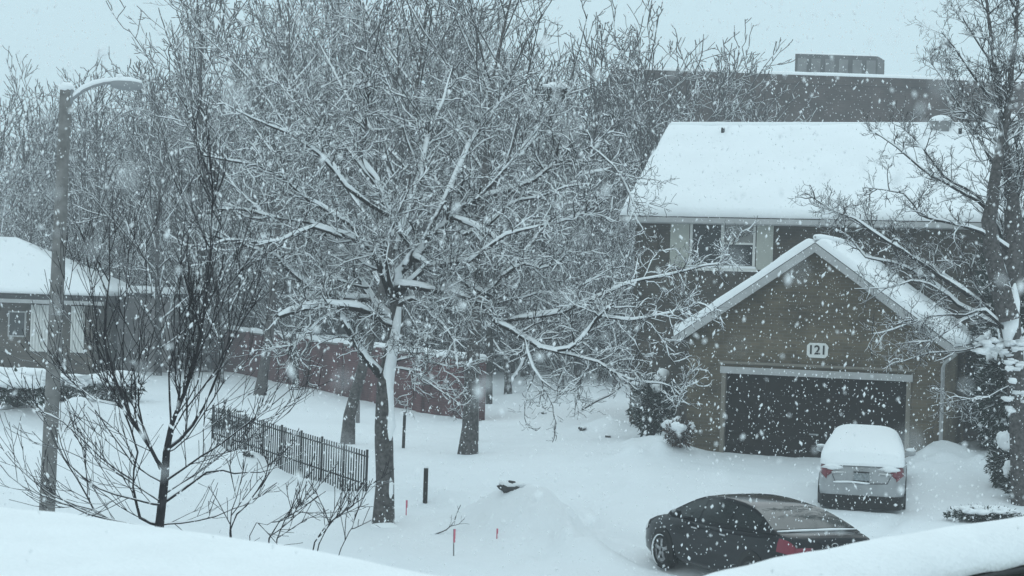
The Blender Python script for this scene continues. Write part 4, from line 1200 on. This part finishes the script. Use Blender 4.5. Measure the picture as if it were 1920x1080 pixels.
def make_car(name, label, loc_, rz, paint, dark_bumper, lamp_mat):
    rt = thing(name, label, 'car', loc_, rz)
    m = MB(); rows = []
    for x in STX:
        l = [body_pt(x, j, 1) for j in range(len(SEC))]; r_ = [body_pt(x, j, -1) for j in range(len(SEC) - 2, -1, -1)]
        rows.append(l + r_)
    b0 = m.quadstrip_grid(rows); n = len(rows[0])
    m.cap([b0 + i for i in range(n)]); m.cap([b0 + (len(rows) - 1) * n + i for i in reversed(range(n))])
    for i in range(len(rows) - 1):
        m.f.append((b0 + i * n, b0 + (i + 1) * n, b0 + (i + 1) * n + n - 1, b0 + i * n + n - 1))
    rows = []
    fs = [0, 0.25, 0.5, 0.75, 0.92, 1.0, 1.08, 1.2, 1.5, 2.0]
    for x in GST:
        rows.append([green_pt(x, f, 1) for f in fs] + [green_pt(x, f, -1) for f in reversed(fs[:-1])])
    m.quadstrip_grid(rows)
    m.build('body', paint, rt)
    # side windows
    for sg in (1, -1):
        for xa, xb in ((-1.45, -0.62), (-0.55, 0.30), (0.36, 0.95)):
            patch(green_pt, lin(xa, xb, 6), [0.14, 0.4, 0.65, 0.88], sg, 0.006).build('side_window', CGLASS, rt)
    # rear and front glass over the sloping parts of the roof
    for xa, xb, nm in ((-1.86, -1.08, 'rear_window'), (0.52, 1.28, 'windshield')):
        m = MB()
        m.quadstrip_grid([[green_pt(x, f, 1, 0.012) for f in (1.02, 1.1, 1.3, 1.6, 2.0)] + [green_pt(x, f, -1, 0.012) for f in (1.6, 1.3, 1.1, 1.02)] for x in lin(xa, xb, 7)])
        m.build(nm, RGLASS, rt)
    # tail lamps wrap the rear corners
    for sg in (1, -1):
        xs_ = [-2.405, -2.38, -2.34, -2.28, -2.2, -2.08]
        tl = patch(body_pt, xs_, [3.15, 3.5, 4.0, 4.5, 4.9], sg, 0.010)
        y0, y1 = (0.60 if paint is SILVP else 0.40), 0.735
        tl.prism([V((-2.425, sg * y0, 0.84)), V((-2.425, sg * y1, 0.75)), V((-2.405, sg * y1, 0.90)), V((-2.405, sg * y0, 0.90))], (0.02, 0, 0))
        tl.build('tail_lamp', lamp_mat, rt)
        if paint is SILVP:
            m = MB(); m.prism([V((-2.446, sg * 0.36, 0.845)), V((-2.446, sg * 0.62, 0.825)), V((-2.446, sg * 0.62, 0.865)), V((-2.446, sg * 0.36, 0.88))], (0.02, 0, 0)); m.build('lamp_strip', LAMPW, rt)
        patch(body_pt, [2.05, 2.15, 2.25, 2.33, 2.38], [3.2, 3.8, 4.4, 4.9], sg, 0.010).build('headlight', LAMPW, rt)
    # wheels
    for sg in (1, -1):
        for wx in (-1.42, 1.42):
            wy = sg * 0.80
            m = MB()
            prof = [(0.20, 0.10), (0.31, 0.11), (0.335, 0.07), (0.335, -0.07), (0.31, -0.11), (0.20, -0.10)]
            m.quadstrip_grid([[V((wx + pr_ * math.cos(a), wy + sg * (py_ + 0.02), 0.335 + pr_ * math.sin(a))) for a in [2 * math.pi * k / 24 for k in range(25)]] for pr_, py_ in prof])
            wh = m.build('wheel', RUB, rt)
            m = MB()
            prof = [(0.215, 0.105), (0.20, 0.09), (0.17, 0.075), (0.06, 0.07), (0.0, 0.085)]
            m.quadstrip_grid([[V((wx + pr_ * math.cos(a), wy + sg * (py_ + 0.02), 0.335 + pr_ * math.sin(a))) for a in [2 * math.pi * k / 20 for k in range(21)]] for pr_, py_ in prof])
            for k in range(5):
                a = 2 * math.pi * k / 5 + 0.3
                ca, sa = math.cos(a), math.sin(a)
                c0 = V((wx, wy + sg * 0.112, 0.335))
                d1 = V((ca, 0, sa)); d2 = V((-sa, 0, ca)) * 0.03
                m.prism([c0 + d1 * 0.03 - d2, c0 + d1 * 0.20 - d2, c0 + d1 * 0.20 + d2, c0 + d1 * 0.03 + d2], (0, sg * 0.012, 0))
            m.build('rim', RIM, wh)
            m = MB()      # dark wheel arch with its lip
            ring = [V((wx + 0.40 * math.cos(a), sg * 0.905, 0.335 + 0.40 * math.sin(a))) for a in lin(-0.35, math.pi + 0.35, 18)]
            xw = curve(WID, wx)
            ring = [V((p.x, sg * (curve(WID, p.x) + 0.004), p.z)) for p in ring]
            m.prism(ring, (0, sg * 0.004, 0)); m.build('wheel_arch', PLAST, rt)
    m = MB(); m.tube([V((-2.445, 0.60, 0.80)), V((-2.445, 0.54, 0.66)), V((-2.447, 0.1, 0.635)), V((-2.447, -0.1, 0.635)), V((-2.445, -0.54, 0.66)), V((-2.445, -0.60, 0.80))], [0.008] * 6, 4); m.build('boot_seam', PLAST, rt)
    # mirrors
    for sg in (1, -1):
        m = MB(); m.blob(V((0.85, sg * 1.0, 1.06)), (0.07, 0.12, 0.075), 4, 0.1, 10, 7); m.tube([V((0.88, sg * 0.86, 1.0)), V((0.86, sg * 0.95, 1.03))], [0.03, 0.03], 6)
        m.build('mirror', paint, rt)
    # rear bumper insert, plate, handles
    m = MB(); path_ = [(x, curve(WID, x) + 0.012) for x in (-1.9, -2.05, -2.2, -2.3, -2.36, -2.405, -2.43)] + [(-2.448, 0.5)]
    path_ += [(x, -y) for x, y in reversed(path_)]
    m.quadstrip_grid([[V((x, y * k, z)) for x, y in path_] for z, k in ((0.10, 0.95), (0.2, 0.99), (0.33, 1.0), (0.385, 0.995))])
    m.build('bumper_skirt', dark_bumper, rt, smooth=False)
    m = MB(); m.box(-2.450, -0.155, 0.70, -2.434, 0.155, 0.86); pl_ = m.build('licence_plate', PLATE, rt, smooth=False)
    m = MB(); m.box(-2.456, -0.165, 0.862, -2.434, 0.165, 0.885); m.box(-2.456, -0.165, 0.675, -2.434, 0.165, 0.698); m.build('plate_frame', PLAST, pl_, smooth=False)
    m = MB(); m.tube([V((-2.434, 0.06 * math.cos(a), 0.93 + 0.035 * math.sin(a))) for a in lin(0, 2 * math.pi, 14)], [0.008] * 15, 5); m.build('emblem', CHROME, rt)
    for sg in (1, -1):
        for hx in (-0.55, 0.35):
            m = MB(); m.box(hx - 0.09, sg * 0.915 - 0.012, 0.86, hx + 0.09, sg * 0.915 + 0.012, 0.885); m.build('door_handle', CHROME if paint is BLACKP else paint, rt, smooth=False)
    return rt

# silver car on the drive, rear to the camera
pc = ground_px(1612, 955); 
hd_ = V((math.sin(R(12.5)), math.cos(R(12.5)), 0))
cc = at(1613, 955, 38.2); cc = V((cc.x, cc.y, 0)) + hd_ * 2.43
zc = at(1613, 958, 38.2).z
sil = make_car('parked_car', 'silver sedan seen from behind on the drive, buried under a thick snow cover', (cc.x, cc.y, zc - 0.06), math.atan2(hd_.y, hd_.x), SILVP, PLAST, REDD)
m = MB()
SN_T = [(-2.40, 1.06), (-2.36, 1.20), (-2.2, 1.30), (-1.8, 1.40), (-1.4, 1.50), (-0.9, 1.62), (-0.3, 1.70), (0.2, 1.70), (0.7, 1.55), (1.2, 1.24), (1.7, 1.08), (2.2, 0.92), (2.36, 0.75)]
SN_W = [(-2.40, 0.70), (-2.3, 0.83), (-2.0, 0.88), (-1.5, 0.87), (-0.9, 0.78), (-0.2, 0.74), (0.4, 0.76), (0.9, 0.84), (1.5, 0.87), (2.0, 0.82), (2.36, 0.64)]
SN_B = [(-2.40, 1.0), (-2.2, 1.0), (-1.8, 1.03), (-1.4, 1.10), (-0.9, 1.22), (0.2, 1.25), (0.7, 1.12), (1.2, 0.97), (1.7, 0.90), (2.2, 0.76), (2.36, 0.68)]
rows = []
for x in lin(-2.40, 2.36, 44):
    wd, zt_, zb_ = curve(SN_W, x), curve(SN_T, x), curve(SN_B, x)
    row = []
    for k in range(17):
        a = math.pi * k / 16
        c_, s_ = math.cos(a), math.sin(a)
        y = wd * (abs(c_) ** 0.55) * (1 if c_ > 0 else -1); z = zb_ + (zt_ - zb_) * (abs(s_) ** 0.5)
        q = V((x, y, z)); nz2 = 0.016 * noise.noise(q * 2.2)
        row.append(V((x, y, z + nz2)))
    rows.append(row)
b0 = m.quadstrip_grid(rows); m.cap([b0 + i for i in range(17)]); m.cap([b0 + (len(rows) - 1) * 17 + i for i in reversed(range(17))])
m.build('snow_cover', SNOW, sil)
m = MB(); m.tube([V((-2.455, y, 0.655 + 0.01 * math.sin(y * 7))) for y in lin(-0.18, 0.58, 10)], [0.008] + [0.022] * 9 + [0.01], 6, capend=False); m.build('bumper_snow', SNOW, sil)
for sg, y_ in ((1, 0.60), (-1, -0.58)):
    m = MB(); m.blob(V((-2.39, y_, 0.955)), (0.06, 0.24, 0.06), 4, 0.5); m.build('lamp_snow', SNOW, sil)
for sg in (1, -1):
    m = MB(); m.blob(V((0.85, sg * 1.0, 1.13)), (0.07, 0.12, 0.045), 4 + sg, 0.3); m.build('mirror_snow', SNOW, sil)

# black car in the street, nose away to the left
hb = R(8.2 - 34.0)
hd_ = V((math.sin(hb), math.cos(hb), 0))
cb = at(1407, 1000, 31.2)
zb2 = gz(cb.x, cb.y) - 0.10
blk = make_car('parked_car', 'black sedan in the street behind the bottom right snowy ledge, red tail lamp showing', (cb.x, cb.y, zb2), math.atan2(hd_.y, hd_.x), BLACKP, PLAST, RED)
m = MB()
m.tube([green_pt(-1.93, f, 1, 0.02) for f in (1.1, 1.4, 1.7, 2.0)] + [green_pt(-1.93, f, -1, 0.02) for f in (1.7, 1.4, 1.1)], [0.012, 0.02, 0.024, 0.022, 0.026, 0.02, 0.01], 5, capend=False)
m.build('window_snow', SNOW, blk)
m = MB(); m.tube([V((1.42 + 0.275 * math.cos(a), 0.943, 0.335 + 0.275 * math.sin(a))) for a in lin(-1.3, 1.9, 22)], [0.004 + 0.012 * math.sin(math.pi * k / 22) for k in range(23)], 5, capend=False); m.build('wheel_snow', SNOW, blk)
m = MB()
for k in range(70):      # loose flakes stuck to the hood and roof
    x_ = rf.uniform(0.2, 2.3); y_ = rf.uniform(-0.7, 0.7)
    q = body_pt(x_, 7.0, 1) if x_ > 1.3 else green_pt(x_, 1.6, 1)
    m.blob(V((x_, y_, q.z + 0.005)), (0.03, 0.025, 0.008), k, 0.7, 6, 4)
tag(m.build('snow_specks', SNOW, blk), kind='stuff')

# ------------------------------------------------------------------ the near roof and ledge under the window
ZL = 4.18
def on_level(px, py, z):
    p = at(px, py, 1.0) - V((0, 0, HC)); t = (z - HC) / p.z
    return V((p.x * t, p.y * t, z))
edge = [on_level(x, y, ZL) for x, y in [(-300, 905), (-120, 928), (0, 943), (180, 962), (350, 985), (520, 1018), (700, 1048), (900, 1080), (1000, 1098), (1120, 1122)]]
fine = []
for i in range(len(edge) - 1):
    for k in range(6): fine.append(edge[i].lerp(edge[i + 1], k / 6))
fine.append(edge[-1])
rows = []
dirn = (edge[-1] - edge[0]).normalized(); perp = V((-dirn.y, dirn.x, 0))
if perp.y > 0: perp = -perp
for a, dz_ in [(-0.02, -0.26), (-0.06, -0.12), (-0.05, -0.05), (-0.01, -0.012), (0.05, 0.004), (0.15, 0.008), (0.4, 0.0), (0.8, -0.02), (1.3, -0.05), (1.9, -0.10), (2.4, -0.16)]:
    rows.append([p + perp * a + V((0, 0, dz_ + 0.018 * noise.noise(V((p.x * 1.6, p.y * 1.6 + a, 0))) + 0.007 * noise.noise(V((p.x * 6, a * 5, 1))))) for p in fine])
nr = thing('porch_roof', 'broad snow-covered porch roof slope filling the bottom left corner', 'roof', (0, 0, 0))
m = MB(); m.quadstrip_grid(rows); m.build('snow', NSNOW, nr)
m = MB(); q0, q1 = fine[0], fine[-1]
m.prism([q0 + V((0, 0, -0.27)), q1 + V((0, 0, -0.27)), q1 + perp * 2.4 + V((0, 0, -0.42)), q0 + perp * 2.4 + V((0, 0, -0.42))], (0, 0, -0.12))
m.build('roof_deck', SHING, nr, smooth=False)
# ledge at right
ZR = 4.15
edge = [on_level(x, y, ZR) for x, y in [(1180, 1112), (1290, 1088), (1420, 1058), (1600, 1021), (1760, 992), (1920, 968), (2100, 944), (2300, 920)]]
fine = []
for i in range(len(edge) - 1):
    for k in range(6): fine.append(edge[i].lerp(edge[i + 1], k / 6))
fine.append(edge[-1])
dirn = (edge[-1] - edge[0]).normalized(); perp = V((dirn.y, -dirn.x, 0))
if perp.y > 0: perp = -perp
lg = thing('roof_ledge', 'snow-loaded roof edge with dark gutter slanting across the bottom right corner', 'roof', (0, 0, 0))
rows = []
prof = [(-0.04, -0.14), (-0.05, -0.07), (-0.035, -0.02), (0.0, 0.002), (0.05, 0.004), (0.10, -0.014), (0.14, -0.045), (0.155, -0.075), (0.15, -0.102), (0.12, -0.113)]
for a, dz_ in prof:
    rows.append([p + perp * a + V((0, 0, dz_ + 0.008 * noise.noise(V((p.x * 3, p.y * 3 + a * 4, 3))) + 0.004 * noise.noise(V((p.x * 11, a * 14, 1))))) for p in fine])
m = MB(); m.quadstrip_grid(rows); m.build('snow', NSNOW, lg)
m = MB()
rows = [[p + perp * a + V((0, 0, dz_)) for p in fine] for a, dz_ in [(-0.02, -0.116), (0.135, -0.116), (0.15, -0.108), (0.158, -0.116), (0.15, -0.132), (0.12, -0.140), (0.0, -0.140)]]
m.quadstrip_grid(rows); m.build('gutter', IRON, lg)
m = MB(); a_, b_ = fine[0], fine[-1]
m.prism([a_ + perp * 0.115 + V((0, 0, -0.143)), b_ + perp * 0.115 + V((0, 0, -0.143)), b_ - perp * 0.05 + V((0, 0, -0.143)), a_ - perp * 0.05 + V((0, 0, -0.143))], (0, 0, -0.5))
m.build('fascia', SHUT, lg, smooth=False)

# ------------------------------------------------------------------ falling snow
rs_ = random.Random(9)
fm = MB()
def flake(p, r):
    b = len(fm.v)
    a1 = r * rs_.uniform(0.7, 1.3); a2 = r * rs_.uniform(0.7, 1.2); a3 = r * rs_.uniform(0.8, 2.4)
    t = rs_.uniform(-0.5, 0.5)
    for d in ((a1, 0, 0), (-a1, 0, 0), (0, a2, 0), (0, -a2, 0), (t * a3, 0, a3), (-t * a3, 0, -a3)):
        fm.v.append((p[0] + d[0], p[1] + d[1], p[2] + d[2]))
    for q in ((0, 2, 4), (2, 1, 4), (1, 3, 4), (3, 0, 4), (2, 0, 5), (1, 2, 5), (3, 1, 5), (0, 3, 5)):
        fm.f.append(tuple(b + i for i in q))
NF = 54000
for i in range(NF):
    y = rs_.uniform(2.0, 46)
    hwid = 1.5 + y * 0.33
    x = rs_.uniform(-hwid, hwid)
    z = rs_.uniform(max(0.3, HC - 0.6 - y * 0.19), HC + 0.6 + y * 0.19)
    if gz(x, y, False) > z - 0.05: continue
    r = rs_.choice((0.0020, 0.0024, 0.003, 0.0035, 0.0045, 0.0055, 0.007))
    if y < 7: r = min(r, 0.0006 * y + 0.0006)
    if y > 18: r *= 1.3
    flake((x, y, z), r)
for i in range(170):
    y = rs_.uniform(0.9, 3.0)
    flake((rs_.uniform(-0.32, 0.32) * y, y, HC + rs_.uniform(-0.13, 0.18) * y), rs_.uniform(0.0012, 0.003))
for i in range(80):
    y = rs_.uniform(0.30, 1.0)
    flake((rs_.uniform(-0.30, 0.30) * y, y, HC + rs_.uniform(-0.14, 0.17) * y), rs_.uniform(0.0007, 0.0014))
tag(fm.build('falling_snow', SNOW, smooth=True), 'falling snowflakes drifting through the air everywhere', 'snowfall', kind='stuff')

# ------------------------------------------------------------------ haze of the snowfall
hz = MB(); hz.box(-80, -8, -1.5, 80, 150, 24)
hm = bpy.data.materials.new('haze'); hm.use_nodes = True
hn = hm.node_tree
for n in list(hn.nodes): hn.nodes.remove(n)
ho = hn.nodes.new('ShaderNodeOutputMaterial'); hv = hn.nodes.new('ShaderNodeVolumePrincipled')
hv.inputs['Color'].default_value = (0.95, 0.97, 1.0, 1)
hv.inputs['Density'].default_value = 0.0017
hv.inputs['Anisotropy'].default_value = 0.0
hn.links.new(hv.outputs[0], ho.inputs['Volume'])
tag(hz.build('haze', hm, smooth=False), 'pale haze of fine falling snow filling the air', 'haze', kind='stuff')
